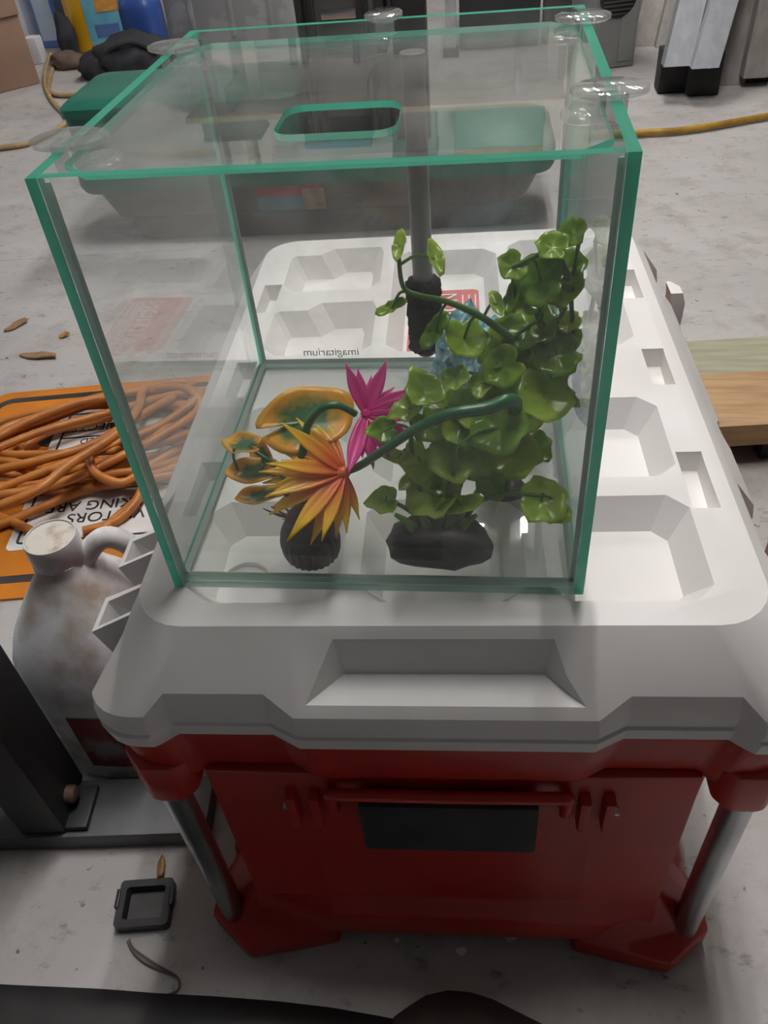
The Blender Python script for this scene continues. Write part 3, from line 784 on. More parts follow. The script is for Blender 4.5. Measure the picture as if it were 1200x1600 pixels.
for a, l in ((170, .022), (185, .026), (200, .018), (5, .022), (345, .020), (150, .018)):
    d = Vector((math.cos(math.radians(a)), math.sin(math.radians(a))*.5, .25))
    c0 = lc + Vector((0, 0, .032)); sweep('root', [c0+d*.006, c0+d*l*.6+Vector((0,0,-.002)), c0+d*l+Vector((0,0,.002))], [.0012, .0009, .0004], M_twig, lily, 5)
M_pad = padmat('lily_pad')
def pad_mesh(name):
    vs = [(0,0,0)]; fs = []; nr, ns = 6, 36
    for i in range(1, nr+1):
        f = i/nr
        for k in range(ns):
            a = 2*math.pi*k/ns - math.pi
            R_ = 1 + .03*math.sin(5*a) - .55*math.exp(-((abs(a)-math.pi)/.10)**2)
            vs.append((R_*f*math.cos(a), R_*f*math.sin(a), .16*f*f + .06*f*f*math.sin(4*a)))
    for k in range(ns):
        j = (k+1) % ns; fs.append((0, 1+k, 1+j))
        for i in range(nr-1): fs.append((1+i*ns+k, 1+(i+1)*ns+k, 1+(i+1)*ns+j, 1+i*ns+j))
    me = bpy.data.meshes.new(name); me.from_pydata(vs, [], fs); me.update(); me.materials.append(M_pad)
    me.polygons.foreach_set('use_smooth', [True]*len(me.polygons)); return me
PM = pad_mesh('leaf')
F_ = -Vector(CR[2])
top = lc + Vector((0, 0, .034))
for (px, py, Y, rx, tip, sy, n) in ((478,658,.070,78,20,.66,F_*.8+UP*.15+RIGHT*.1), (383,697,.055,50,145,.42,F_*.6+UP*.6-RIGHT*.5), (398,738,.050,44,185,.55,F_*.8+UP*.5),
                                    (408,776,.045,40,200,.50,F_*.7+UP*.7), (410,712,.06,34,120,.6,F_*.8-RIGHT*.5)):
    p = PY(px, py, Y); rad = rx*(p-CAMP).length/FPX
    put_leaf(lily, clampT(p, rad*.5), rad, tip, n, PM, sy=sy)
    sweep('petiole', [top, (top+p)/2 + Vector((0, .006, .006)), p + Vector((0, .002, -.002))], [.0016, .0012], M_dstem, lily, 6)
sweep('petiole', [PY(372,735,.05), PY(365,715,.05), PY(366,700,.052)], .0009, M_dstem, lily, 6)
pc = PY(556, 647, .062)
sweep('flower_stem', [top, PY(470,740,.045), PY(476,690,.052), PY(483,660,.056), PY(505,637,.058), PY(530,634,.060), pc], [.0032, .0028, .0024, .0022], M_dstem, lily, 10)
pf = random.Random(9)
for (a, l, w_) in ((112,72,.1),(100,62,.0),(82,56,-.3),(68,78,.0),(45,58,-.4),(28,70,.1),(14,74,.2),(2,62,-.1),(-8,68,.3),(-42,66,.3),(-62,70,.2),(-82,78,.2),(-105,92,.3),(-95,60,-.3),(-28,74,.0),(58,50,-.6)):
    d = cdir(a, w_); put_petal(lily, pc + RIGHT*.006 + d*.001, d, l*1.12*(pc-CAMP).length/FPX, PP, F_ + UP*.2)
lathe('flower_heart', [(.001, -.003), (.0030, -.001), (.0032, .001), (.0015, .003)], pc + RIGHT*.006, M_pet_p, lily, 12)

# ---- blue rock ornament with a cave
M_blue = pm('blue_resin_rock', (0.08, 0.27, 0.34), 0.5, c2=(0.40, 0.62, 0.68), scale=120, lo=.42, hi=.6, bump=1.0, bscale=120)
orn = rootempty('rock_ornament', (.205, .170, FL), 'craggy blue rock ornament with a dark cave behind the green plant', 'ornament')
def crag(name, c, rx, ry, rz, seed):
    bm = bmesh.new(); bmesh.ops.create_icosphere(bm, subdivisions=4, radius=1); r = random.Random(seed)
    for k in range(60):
        d = Vector((r.uniform(-1,1), r.uniform(-1,1), r.uniform(-1,1))).normalized(); h = r.uniform(.80, .97)
        for v_ in bm.verts:
            e = v_.co.dot(d) - h
            if e > 0: v_.co -= d*e
    for v_ in bm.verts:
        j = 1 + r.uniform(-.075, .075)
        v_.co = Vector((v_.co.x*rx*j, v_.co.y*ry*j, max(v_.co.z*j, -.85)*rz)) + Vector(c)
    return bmobj(name, bm, M_blue, orn, angle=20)
crag('rock', (.210, .160, FL+.0435), .042, .036, .051, 2)
crag('rock_spire', (.183, .176, FL+.0450), .026, .030, .053, 3)
bm = bmesh.new()
add_lathe(bm, [(.012, -.060), (.016, -.045), (.018, -.02), (.018, .020)], (0, 0, 0), 20)
bmesh.ops.transform(bm, matrix=Matrix.Translation((.198, .132, FL+.024)) @ Matrix.Rotation(math.radians(90), 4, 'X'), verts=bm.verts)
bmesh.ops.transform(bm, matrix=ROOT[orn.name].inverted(), verts=bm.verts)
bmesh.ops.recalc_face_normals(bm, faces=bm.faces)
hme = bpy.data.meshes.new('hollow'); bm.to_mesh(hme); bm.free()
hol = bpy.data.objects.new('hollow', hme); COL.objects.link(hol); hol.parent = orn
bpy.context.view_layer.update()
for ro in [c for c in orn.children if c.name.startswith('rock')]:
    hm = ro.modifiers.new('h', 'BOOLEAN'); hm.operation = 'DIFFERENCE'; hm.object = hol; hm.solver = 'EXACT'
    apply_mods(ro)
bpy.data.objects.remove(hol)

# ------------------------------------------------------------------ sign and orange cord on the floor
M_sign = pm('orange_sign', (0.62, 0.20, 0.012), 0.45, c2=(0.50, 0.16, 0.012), scale=8)
er = Vector((-.99, -.136, 0)); eu = Vector((.136, -.99, 0)); s0 = G(40, 785)
sg = rootempty('warning_sign', (s0.x, s0.y, 0), 'orange plastic sign with white lettered panels lying under the coiled cord', 'sign')
def SW(s, t, z): return Vector((s0.x, s0.y, z)) + er*s + eu*t
def sl(px, py):
    d = G(px, py) - s0; return d.dot(er), d.dot(eu)
def sprism(name, P, z0, z1, mat, parent=sg):
    bm = bmesh.new(); a = [bm.verts.new(SW(*p, z0)) for p in P]; b = [bm.verts.new(SW(*p, z1)) for p in P]; k = len(a)
    bm.faces.new(a); bm.faces.new(list(reversed(b)))
    for i in range(k): bm.faces.new((a[i], a[(i+1) % k], b[(i+1) % k], b[i]))
    return bmobj(name, bm, mat, parent, smooth=False)
sT = sl(100, 609)[1]; sB = sl(60, 935)[1]
SL_, SR_ = -.42, .16
sprism('board', rrect(SL_, SR_, sT, sB, .05), 0.0005, .004, M_sign)
def band(name, x0, x1, y0, y1, r, wd, z0, z1, mat):
    A = rrect(x0, x1, y0, y1, r); Bq = rrect(x0+wd, x1-wd, y0+wd, y1-wd, max(r-wd, .004)); k = len(A)
    V = [SW(*p, z0) for p in A+Bq] + [SW(*p, z1) for p in A+Bq]; F = []
    for i in range(k):
        j = (i+1) % k
        F += [(2*k+i, 2*k+j, 3*k+j, 3*k+i), (i, j, 2*k+j, 2*k+i), (k+i, 3*k+i, 3*k+j, k+j)]
    return mesh(name, V, F, mat, sg, smooth=False)
band('border_line', SL_+.02, SR_-.02, sT+.022, sB-.03, .04, .014, .004, .0046, M_blkp)
pa = sl(100, 650); pa2 = sl(72, 716); pb = sl(40, 785); pb2 = sl(14, 862)
pnA = sprism('panel', rrect(-.34, pa[0], pa[1]-.004, pa2[1]+.015, .008), .004, .005, M_wht)
pnB = sprism('panel', rrect(-.36, pb2[0]+.004, pb[1]-.02, pb2[1]+.004, .010), .004, .005, M_wht)
band('panel_line', -.33, pa[0]-.014, pa[1]+.004, pa2[1]+.002, .006, .004, .005, .0054, M_blkp)
band('panel_line', -.35, pb2[0]-.008, pb[1]-.012, pb2[1]-.008, .008, .004, .005, .0054, M_blkp)
sprism('divider_line', [(-.32, sl(100,688)[1]), (pa[0]-.015, sl(100,688)[1]), (pa[0]-.015, sl(100,688)[1]+.004), (-.32, sl(100,688)[1]+.004)], .005, .0054, M_blkp)
arr = sprism('black_arrow', [(pa[0]+.03*math.cos(t*math.pi/8), (pa[1]+pa2[1])/2+.035*math.sin(t*math.pi/8)) for t in range(-4, 5)], .004, .0049, M_blkp)
def stext(s, px, py, size, par):
    a, b = sl(px, py); o = SW(a, b, .0055)
    Mx = Matrix(((er.x,eu.x,0,o.x),(er.y,eu.y,0,o.y),(0,0,1,o.z),(0,0,0,1)))
    text_obj('lettering', s, size, Mx, M_blkp, par, 'RIGHT')
stext('PARKING AREA', 57, 794, .030, pnB)
stext('VISITORS', 108, 808, .030, pnB)
stext('SUBJECTED', 98, 671, .026, pnA)
stext('PROHIBITED', 128, 690, .020, pnA)

M_cord = pm('orange_cord', (0.52, 0.19, 0.035), 0.45, c2=(0.38, 0.13, 0.025), scale=25)
rc = random.Random(15)
ctr = G(150, 712); cpts = []
ax_ = math.radians(8)
nl = 10
for k in range(nl*14):
    th = 2*math.pi*k/14; L_ = k//14
    if k % 14 == 0:
        A_ = rc.uniform(.15, .25); B2 = rc.uniform(.045, .14); ox, oy, dth = rc.uniform(-.05, .06), rc.uniform(-.06, .05), rc.uniform(-.45, .60)
        if k == 0: cur = [A_, B2, ox, oy, dth]
        tgt = [A_, B2, ox, oy, dth]
    cur = [c_ + (t_-c_)*.22 for c_, t_ in zip(cur, tgt)]
    x = cur[0]*math.cos(th); y = cur[1]*math.sin(th); an = ax_ + cur[4]
    z = .0125 + .0055*(k/14)*.75 + .004*math.sin(k*2.1)
    cpts.append(Vector((ctr.x + cur[2] + x*math.cos(an) - y*math.sin(an), ctr.y + cur[3] + x*math.sin(an) + y*math.cos(an), max(z, .0105))))
z_top = cpts[-1].z
tail = [G(0,790,.07), G(60,765,.075), G(110,725,.08), G(180,680,.08), G(215,640,.07), G(230,605,.05), G(300,600,.03)]
lead = [G(140,845,.012), G(85,845,.014), G(20,815,.014), G(-40,790,.014), G(-60,740,.02), G(0,720,.03), G(80,735,.045), G(135,730,.05), G(140,718,.06), G(150,740,.05), G(190,755,.04), G(225,740,.03), G(215,780,.02), G(180,815,.012), G(130,830,.012)]
cpts = lead[::-1] + cpts + tail[::-1]
cordo = sweep('extension_cord', cpts, .0072, M_cord, None, 8, 4)
tag(cordo, 'orange extension cord heaped in loose loops on the orange sign', 'cord')

# ------------------------------------------------------------------ jugs
M_jug = pm('dirty_jug_plastic', (0.80, 0.81, 0.83), 0.5, c2=(0.40, 0.33, 0.26), scale=22, lo=.42, hi=.66, bump=.1, bscale=50, detail=9)
M_cap = pm('dusty_cap', (0.66, 0.61, 0.55), 0.6, c2=(0.40, 0.29, 0.20), scale=55, lo=.5, hi=.7, bump=.2, bscale=150)
M_capw = pm('white_cap_rim', (0.68, 0.68, 0.68), 0.45, c2=(0.58, 0.57, 0.56), scale=40)
jc = G(77, 838, .305); jc.z = 0
jug = rootempty('jug', jc, 'dirty white plastic jug with dusty screw cap and loop handle', 'jug')
lathe('bottle', [(.066,0),(.073,.004),(.076,.012),(.077,.12),(.077,.150),(.073,.180),(.064,.205),(.050,.230),(.037,.250),(.026,.265),(.0225,.272),(.0225,.280)], jc, M_jug, jug, 40, .18, angle=50)
cp = lathe('cap', [(.0238,.277),(.0248,.279),(.0248,.302),(.0240,.3048),(.0228,.305),(.0225,.3032)], jc, M_capw, jug, 32)
lathe('cap_top', [(.0222,.3030),(.0222,.3038),(.012,.3042),(.002,.3044)], jc, M_cap, cp, 32)
hdir = Vector((.93, .36, 0)).normalized()
hp = lambda r, z: jc + hdir*r + Vector((0,0,z))
bm = bmesh.new(); Pq = smooth_path([hp(.016,.262), hp(.034,.283), hp(.050,.287), hp(.066,.268), hp(.078,.225), hp(.074,.185)], 6)
add_sweep(bm, Pq, [.0105]*len(Pq), 12); bmobj('handle', bm, M_jug, jug, angle=60)
M_jl = pm('worn_red_label', (0.22, 0.035, 0.03), 0.55, c2=(0.30, 0.26, 0.24), scale=22, lo=.5, hi=.6)
a0 = math.atan2(CC[1]-jc.y, CC[0]-jc.x)
vs = []; fs = []
for i in range(13):
    a = a0 - .9 + 1.8*i/12; c, s = math.cos(a), math.sin(a); qq = (abs(c)**3.08+abs(s)**3.08)**(-1/3.08)
    for z in (.035, .125): vs.append((jc.x+.0778*qq*c, jc.y+.0778*qq*s, z))
for i in range(12): fs.append((i*2, i*2+2, i*2+3, i*2+1))
mesh('label', vs, fs, M_jl, jug)

j2 = G(176, 886, .122); j2.z = 0
jug2 = rootempty('small_jug', j2, 'stained small white jug with green-marked cap behind the dirty jug handle', 'jug')
lathe('bottle', [(.040,0),(.043,.004),(.044,.05),(.044,.066),(.040,.082),(.030,.093),(.019,.099),(.017,.104)], j2, pm('stained_jug', (0.42,0.34,0.27), .5, c2=(0.26,0.19,0.14), scale=20), jug2, 32, .15)
c2_ = lathe('cap', [(.018,.100),(.0185,.102),(.0185,.119),(.0165,.1220)], j2, M_capw, jug2, 24)
bm = bmesh.new(); add_box(bm, (j2.x-.009, j2.y-.004, .1218), (j2.x+.006, j2.y+.003, .1226)); bmobj('green_mark', bm, pm('green_mark', (0.12,0.28,0.06), .5, c2=(0.16,0.3,0.08), scale=60), c2_, smooth=False)

# ------------------------------------------------------------------ black stand on its grey base
M_steel = pm('grey_steel', (0.075, 0.078, 0.085), 0.4, 0.3, c2=(0.11, 0.11, 0.115), scale=14, bump=.05)
M_post = pm('black_enamel', (0.012, 0.012, 0.014), 0.55, c2=(0.020, 0.019, 0.019), scale=10)
sa = G(0, 1330); sb_ = G(372, 1318); ang = math.atan2(sb_.y-sa.y, sb_.x-sa.x)
bk = G(310, 1212, .026)
st = rootempty('equipment_stand', (-.21, .04, 0), 'black upright post bolted to a low grey steel base beside the cooler', 'stand', rz=ang)
SM = ROOT['equipment_stand']
loc0 = SM.inverted() @ sb_
dep = (SM.inverted() @ bk).y - loc0.y
y0 = loc0.y
bm = bmesh.new(); add_box(bm, (-.30, y0, .0005), (.130, y0+dep, .026), None, .002); bmesh.ops.transform(bm, matrix=SM, verts=bm.verts); bmobj('base_beam', bm, M_steel, st)
pr_ = SM.inverted() @ G(132, 1212, .026)
pl_ = SM.inverted() @ G(45, 1290, .026)
bm = bmesh.new(); add_box(bm, (pl_.x-.005, y0+.004, .026), (pr_.x, pr_.y, .72), None, .004); bmesh.ops.transform(bm, matrix=SM, verts=bm.verts); bmobj('post', bm, M_post, st)
M_rust = pm('rusty_bolt', (0.16, 0.10, 0.075), 0.6, 0.4, c2=(0.09, 0.05, 0.04), scale=60)
kb = G(121, 1225, .05)
kl = SM.inverted() @ kb
bm = bmesh.new(); add_lathe(bm, [(.0095,0),(.0095,.006),(.007,.009),(.003,.010)], (0,0,0), 14); bmesh.ops.transform(bm, matrix=SM @ Matrix.Translation((pr_.x, (y0+pr_.y)/2, .05)) @ Matrix.Rotation(math.radians(90), 4, 'Y'), verts=bm.verts); bmobj('bolt', bm, M_rust, st)
bm = bmesh.new(); add_box(bm, (pr_.x-.003, y0+.006, .0262), (pr_.x+.022, y0+dep-.01, .034), None, .002); bmesh.ops.transform(bm, matrix=SM, verts=bm.verts); bmobj('foot_flange', bm, M_post, st)

# ------------------------------------------------------------------ little black tray with a string
ta, tb, tc_, td_ = G(190,1377,.012), G(271,1371,.012), G(263,1445,.012), G(177,1450,.012)
tr_o = (ta+tb+tc_+td_)/4; exv = ((tb-ta)+(tc_-td_)).normalized(); tang = math.atan2(exv.y, exv.x)
wx = ((tb-ta).length+(tc_-td_).length)/4; wy = ((ta-td_).length+(tb-tc_).length)/4
trb = rootempty('plastic_tray', (tr_o.x, tr_o.y, 0), 'small square black plastic tray lying face up on the concrete', 'tray', rz=tang)
TMx = ROOT['plastic_tray']
bm = bmesh.new(); O_ = rrect(-wx, wx, -wy, wy, .004, 3); I_ = rrect(-wx+.007, wx-.007, -wy+.007, wy-.007, .003, 3); I2 = rrect(-wx+.009, wx-.009, -wy+.009, wy-.009, .003, 3)
loft(bm, [[(p[0],p[1],z) for p in P] for P, z in ((I2,.0035),(I_,.013),(O_,.013),(O_,.0005))]); bmesh.ops.transform(bm, matrix=TMx, verts=bm.verts); bmobj('frame', bm, M_blk, trb)
bm = bmesh.new(); add_prism(bm, rrect(-wx*.62, wx*.62, -wy*.72, wy*.5, .002, 2), .0036, .0044, TMx); bmobj('grey_pad', bm, pm('grey_pad', (0.040,0.038,0.040), .5, c2=(0.055,0.052,0.052), scale=40), trb)
for sx in (-1, 1):
    bm = bmesh.new(); add_box(bm, (sx*wx-.002, -wy*.2, .004), (sx*wx+.002, wy*.6, .0155), None, .001); bmesh.ops.transform(bm, matrix=TMx, verts=bm.verts); bmobj('side_clip', bm, M_blk, trb)
M_str = pm('grey_string', (0.16, 0.13, 0.10), 0.8, c2=(0.22, 0.19, 0.15), scale=90)
so = sweep('string', [G(200,1470,.002), G(207,1485,.002), G(225,1503,.002), G(250,1515,.002), G(276,1527,.002), G(279,1545,.002), G(262,1555,.002)], .0013, M_str, None, 6)
tag(so, 'thin grey string trailing from the small black tray', 'string')
so = sweep('string', [G(202,1467,.002), G(210,1482,.0035), G(240,1504,.0035), G(275,1524,.0045)], .0009, M_str, None, 6)
tag(so, 'short second strand of string beside the longer grey string', 'string')

# debris on the floor
M_chip = pm('brown_chip', (0.30, 0.17, 0.085), 0.7, c2=(0.20, 0.11, 0.055), scale=80, bump=.3)
M_chip2 = pm('orange_chip', (0.42, 0.24, 0.09), 0.7, c2=(0.32, 0.17, 0.06), scale=80)
def chip(px, py, L_, W_, ang_, lab, mat=M_chip, seed=1):
    p = G(px, py, .003); r = random.Random(seed); bm = bmesh.new(); A = []
    for k in range(12):
        t = 2*math.pi*k/12; A.append((L_*math.cos(t)*(1+r.uniform(-.2,.2)), W_*math.sin(t)*(1+r.uniform(-.2,.2))))
    Mx = Matrix.Translation((p.x, p.y, 0)) @ Matrix.Rotation(math.radians(ang_), 4, 'Z')
    loft(bm, [[Mx @ Vector((a[0]*f, a[1]*f, z+.002*math.sin(a[0]/L_*2))) for a in A] for f, z in ((.8,.0025),(1,.004),(.92,.0065),(.5,.008))])
    return tag(bmobj('wood_chip', bm, mat), lab, 'wood chip')
chip(26, 508, .028, .011, 55, 'bent brown wood chip lying on the concrete near the carton', M_chip, 1)
chip(100, 524, .011, .009, 20, 'tiny round brown crumb on the concrete between the wood chips', M_chip2, 2)
chip(62, 556, .042, .011, -6, 'long flat brown wood chip just behind the orange sign', M_chip, 3)
chip(252, 1356, .005, .012, 10, 'small orange splinter beside the black plastic tray', M_chip2, 4)

# black mat and dark cloth at the near edge
bm = bmesh.new()
edge = [(-150,1530),(0,1539),(80,1543),(160,1547),(240,1553),(330,1558),(430,1566),(520,1576),(600,1590),(700,1612)]
E_ = [G(x, y, .004) for x, y in edge]
mr_ = random.Random(2)
nx, ny = 44, 16; grid = []
for j in range(ny):
    row = []
    for i in range(nx):
        t = i/(nx-1)*(len(E_)-1); a = int(min(t, len(E_)-2)); p = E_[a].lerp(E_[a+1], t-a)
        y = p.y - j*.022
        row.append(bm.verts.new((p.x - j*.002, y, .0045 + .004*math.sin(p.x*38+j*.9)*min(1, j/3)+.003*math.sin(j*1.7+p.x*12)*min(1, j/3))))
    grid.append(row)
for j in range(ny-1):
    for i in range(nx-1): bm.faces.new((grid[j][i], grid[j+1][i], grid[j+1][i+1], grid[j][i+1]))
M_mat = pm('black_sheet', (0.012, 0.011, 0.011), 0.45, c2=(0.026, 0.023, 0.022), scale=12, bump=.2, bscale=30)
mt_o = bmobj('rubber_sheet', bm, M_mat, None)
sdm = mt_o.modifiers.new('s', 'SOLIDIFY'); sdm.thickness = .0025; sdm.offset = -1
tag(mt_o, 'rumpled black sheet lying on the concrete before the cooler', 'sheet')
bm = bmesh.new()
hump = [(615,1590),(640,1572),(665,1556),(700,1548),(735,1551),(770,1562),(805,1580),(850,1602)]
Hc = [G(x, y, .012) for x, y in hump]
rr = []
for j in range(7):
    rr.append([Vector((p.x, p.y - .025*j, .0135 + .012*math.sin(min(1, j/3)*math.pi/2)*math.sin(math.pi*(i+.5)/len(Hc)))) for i, p in enumerate(Hc)])
R0 = [[bm.verts.new(p) for p in r] for r in rr]
for a, b in zip(R0[:-1], R0[1:]):
    for i in range(len(a)-1): bm.faces.new((a[i], b[i], b[i+1], a[i+1]))
ho = bmobj('dark_cloth', bm, pm('dark_brown_cloth', (0.022,0.015,0.011), .8, c2=(0.035,0.024,0.018), scale=40, bump=.3), None)
sdm = ho.modifiers.new('s', 'SOLIDIFY'); sdm.thickness = .012; sdm.offset = -1
tag(ho, 'rounded dark brown cloth hump at the end of the black sheet', 'cloth')

# ------------------------------------------------------------------ boards on the right
M_wood = pm('pine_board', (0.46, 0.29, 0.14), 0.6, c2=(0.34, 0.19, 0.085), scale=9, stretch=(1, 9, 9), bump=.15)
M_green = pm('treated_board', (0.36, 0.36, 0.25), 0.7, c2=(0.28, 0.27, 0.18), scale=9, stretch=(1, 9, 9), bump=.15)
zt = .075
a1, b1 = G(1120, 583, zt), G(1200, 578, zt); an = math.atan2(b1.y-a1.y, b1.x-a1.x)
f1 = G(1160, 665, zt)
Mb = Matrix.Translation((a1.x, a1.y, 0)) @ Matrix.Rotation(an, 4, 'Z')
fl = Mb.inverted() @ f1
o = box('timber_board', (-.30, fl.y, zt-.038), (1.6, 0, zt), M_wood, None, Mb, .003)
tag(o, 'brown pine board lying across a black block beside the cooler', 'board')
o = box('support_block', (.04, fl.y+.012, 0), (1.2, -.02, zt-.0385), M_rub, None, Mb, .004)
tag(o, 'black rubber block carrying the brown pine board', 'block')
g1 = Mb.inverted() @ G(1120, 528, zt-.01)
o = box('treated_board', (-.32, .006, 0), (1.6, g1.y, zt-.012), M_green, None, Mb, .004)
tag(o, 'greenish treated timber lying behind the brown pine board', 'board')

# yellow cord on the right
M_ycord = pm('yellow_cord', (0.55, 0.33, 0.03), 0.45, c2=(0.30, 0.16, 0.03), scale=12)
yc = sweep('power_cord', [G(900,212,.012), G(960,210,.012), G(1010,207,.012), G(1060,204,.012), G(1110,197,.012), G(1160,188,.012), G(1210,180,.012), G(1300,172,.012)], .0095, M_ycord, None, 8)
tag(yc, 'yellow power cord running across the concrete before the ladders', 'cord')

# ------------------------------------------------------------------ tote behind the tank
M_tote = pm('grey_tote_plastic', (0.13, 0.127, 0.13), 0.5, c2=(0.10, 0.098, 0.10), scale=5)
M_tgreen = pm('green_tote_lid', (0.010, 0.11, 0.075), 0.4, c2=(0.014, 0.14, 0.095), scale=6)
tl0, tr0 = G(207, 376), G(803, 352)
tang2 = math.atan2(tr0.y-tl0.y, tr0.x-tl0.x)
tw_ = (tr0-tl0).length; tmid = (tl0+tr0)/2
tote = rootempty('storage_tote', (tmid.x, tmid.y+.26, 0), 'grey storage tote with a green lid standing behind the cooler', 'storage tote', rz=tang2)
MT = ROOT['storage_tote']; TMI = MT.inverted()
lz = (TMI @ PY(700, 272, tmid.y-.03)).z
top_z = (TMI @ PY(600, 240, tmid.y-.05)).z
crate_z = PY(105, 163, tmid.y-.05).z

hw = tw_/2 - .012; fy = (TMI @ tmid).y
TDp = max(.2, (TMI @ G(150, 147, crate_z)).y - fy - .03)

def trr(hx, y0, y1, z, r=.05): return [MT @ Vector((p[0], p[1], z)) for p in rrect(-hx, hx, y0, y1, r, 4)]
bm = bmesh.new()
z1 = .060
loft(bm, [trr(hw, fy, fy+TDp, .001), trr(hw+.012, fy-.012, fy+TDp+.012, z1), trr(hw+.035, fy-.030, fy+TDp+.03, z1+.010), trr(hw+.070, fy-.045, fy+TDp+.045, lz+.01)])
bmobj('bin', bm, M_tote, tote)
bm = bmesh.new()
loft(bm, [trr(hw+.085, fy-.060, fy+TDp+.06, lz), trr(hw+.092, fy-.062, fy+TDp+.062, lz+.012), trr(hw+.092, fy-.058, fy+TDp+.058, top_z-.012), trr(hw+.080, fy-.048, fy+TDp+.048, top_z), trr(hw+.02, fy, fy+TDp, top_z+.004)])
bmobj('lid', bm, M_tgreen, tote)
M_crate = pm('green_crate_plastic', (0.012, 0.12, 0.085), 0.45, c2=(0.018, 0.15, 0.10), scale=9)
cx_ = (TMI @ PY(480, 190, tmid.y-.04)).x - .022; cl_ = -hw-.078
crt = rootempty('green_crate', MT @ Vector(((cl_+cx_)/2, fy+.1, top_z+.005)), 'long dark green plastic crate standing on the tote lid', 'crate', rz=tang2)
def crr(i, z, r=.03): return [MT @ Vector((p[0], p[1], z)) for p in rrect(cl_+i, cx_-i, fy-.045+i, fy+TDp+.02-i, r, 4)]
zc0 = top_z + .0048
bm = bmesh.new(); loft(bm, [crr(.02, zc0), crr(.004, zc0+.02), crr(.0, crate_z-.03)]); bmobj('bin', bm, M_crate, crt)
bm = bmesh.new(); loft(bm, [crr(-.004, crate_z-.03), crr(-.004, crate_z-.012), crr(.012, crate_z), crr(.05, crate_z+.001)]); bmobj('lid', bm, M_tgreen, crt)
la = TMI @ PY(395, 290, tmid.y-.05); lb2 = TMI @ PY(512, 338, tmid.y-.03)
def tsl(nm, x0, x1, z0_, z1_, mat, off, par):
    k = lambda z: fy - .030 - .015*(z-(z1+.010))/(lz-z1) - off
    V = [MT @ Vector(p) for p in ((x0,k(z0_),z0_),(x1,k(z0_),z0_),(x1,k(z1_),z1_),(x0,k(z1_),z1_),(x0,k(z0_)+.001,z0_),(x1,k(z0_)+.001,z0_),(x1,k(z1_)+.001,z1_),(x0,k(z1_)+.001,z1_))]
    return mesh(nm, V, [(0,1,2,3),(7,6,5,4),(4,5,1,0),(6,7,3,2),(5,6,2,1),(7,4,0,3)], mat, par, smooth=False)
tz0, tz1 = max(lb2.z, z1+.012), min(la.z, lz-.004)
stk = tsl('sticker', la.x, lb2.x, tz0, tz1, pm('blue_sticker', (0.05,0.16,0.26), .5, c2=(0.10,0.22,0.30), scale=30), .0015, tote)
tsl('sticker_band', la.x, lb2.x, tz1-(tz1-tz0)*.42, tz1, pm('red_band', (0.42,0.03,0.05), .5, c2=(0.36,0.03,0.05), scale=30), .0026, stk)
tsl('sticker_picture', la.x+(lb2.x-la.x)*.68, lb2.x, tz0, tz1-(tz1-tz0)*.15, pm('tan_picture', (0.36,0.28,0.17), .5, c2=(0.22,0.16,0.10), scale=40), .0036, stk)

# ------------------------------------------------------------------ things along the far side
M_card = pm('cardboard', (0.30, 0.19, 0.13), 0.8, c2=(0.25, 0.155, 0.105), scale=6)
def stand_box(name, pl, pr, depth, h, mat, lab, cat, bev=.006, ret=False, z=0.0):
    a, b = G(*pl, z), G(*pr, z); ang_ = math.atan2(b.y-a.y, b.x-a.x); w_ = (b-a).length
    r = rootempty(name, (a.x, a.y, z), lab, cat, rz=ang_)
    M_ = ROOT[r.name]
    bm = bmesh.new(); add_box(bm, (0, 0, 0.0005), (w_, depth, h), None, bev); bmesh.ops.transform(bm, matrix=M_, verts=bm.verts)
    bmobj('body', bm, mat, r); return r, M_, w_
def addp(r, M_, nm, lo, hi, mat, bev=.002):
    bm = bmesh.new(); add_box(bm, lo, hi, None, bev); bmesh.ops.transform(bm, matrix=M_, verts=bm.verts); return bmobj(nm, bm, mat, r)
r, M_, w_ = stand_box('cardboard_box', (-110, 175), (64, 130), .40, .36, M_card, 'brown cardboard carton standing on the concrete near the tan cord', 'box')
addp(r, M_, 'flap', (.0, -.012, .24), (w_, -.001, .36), M_card)
addp(r, M_, 'flap', (w_+.001, .02, .30), (w_+.012, .38, .36), M_card)
M_white = pm('white_slab', (0.75, 0.75, 0.78), 0.7, c2=(0.66, 0.66, 0.70), scale=12, bump=.3, bscale=20)
r, M_, w_ = stand_box('white_slab', (6, 72), (52, 72), .20, .46, M_white, 'white sack standing behind the cardboard carton', 'slab', .04)  # plain white upright block behind the carton
addp(r, M_, 'fold', (.02, -.004, .34), (w_-.02, .0, .40), M_white)
M_bbox = pm('blue_carton', (0.07, 0.14, 0.36), 0.5, c2=(0.10, 0.19, 0.42), scale=10)
M_pale = pm('pale_panel', (0.36, 0.42, 0.52), 0.5, c2=(0.42, 0.47, 0.55), scale=12)
r, M_, w_ = stand_box('blue_carton', (68, 76), (104, 74), .14, .42, M_bbox, 'blue detergent carton with a pale front panel', 'carton', .008)
addp(r, M_, 'front_panel', (w_*.10, -.002, .03), (w_*.82, .0, .33), M_pale, 0)
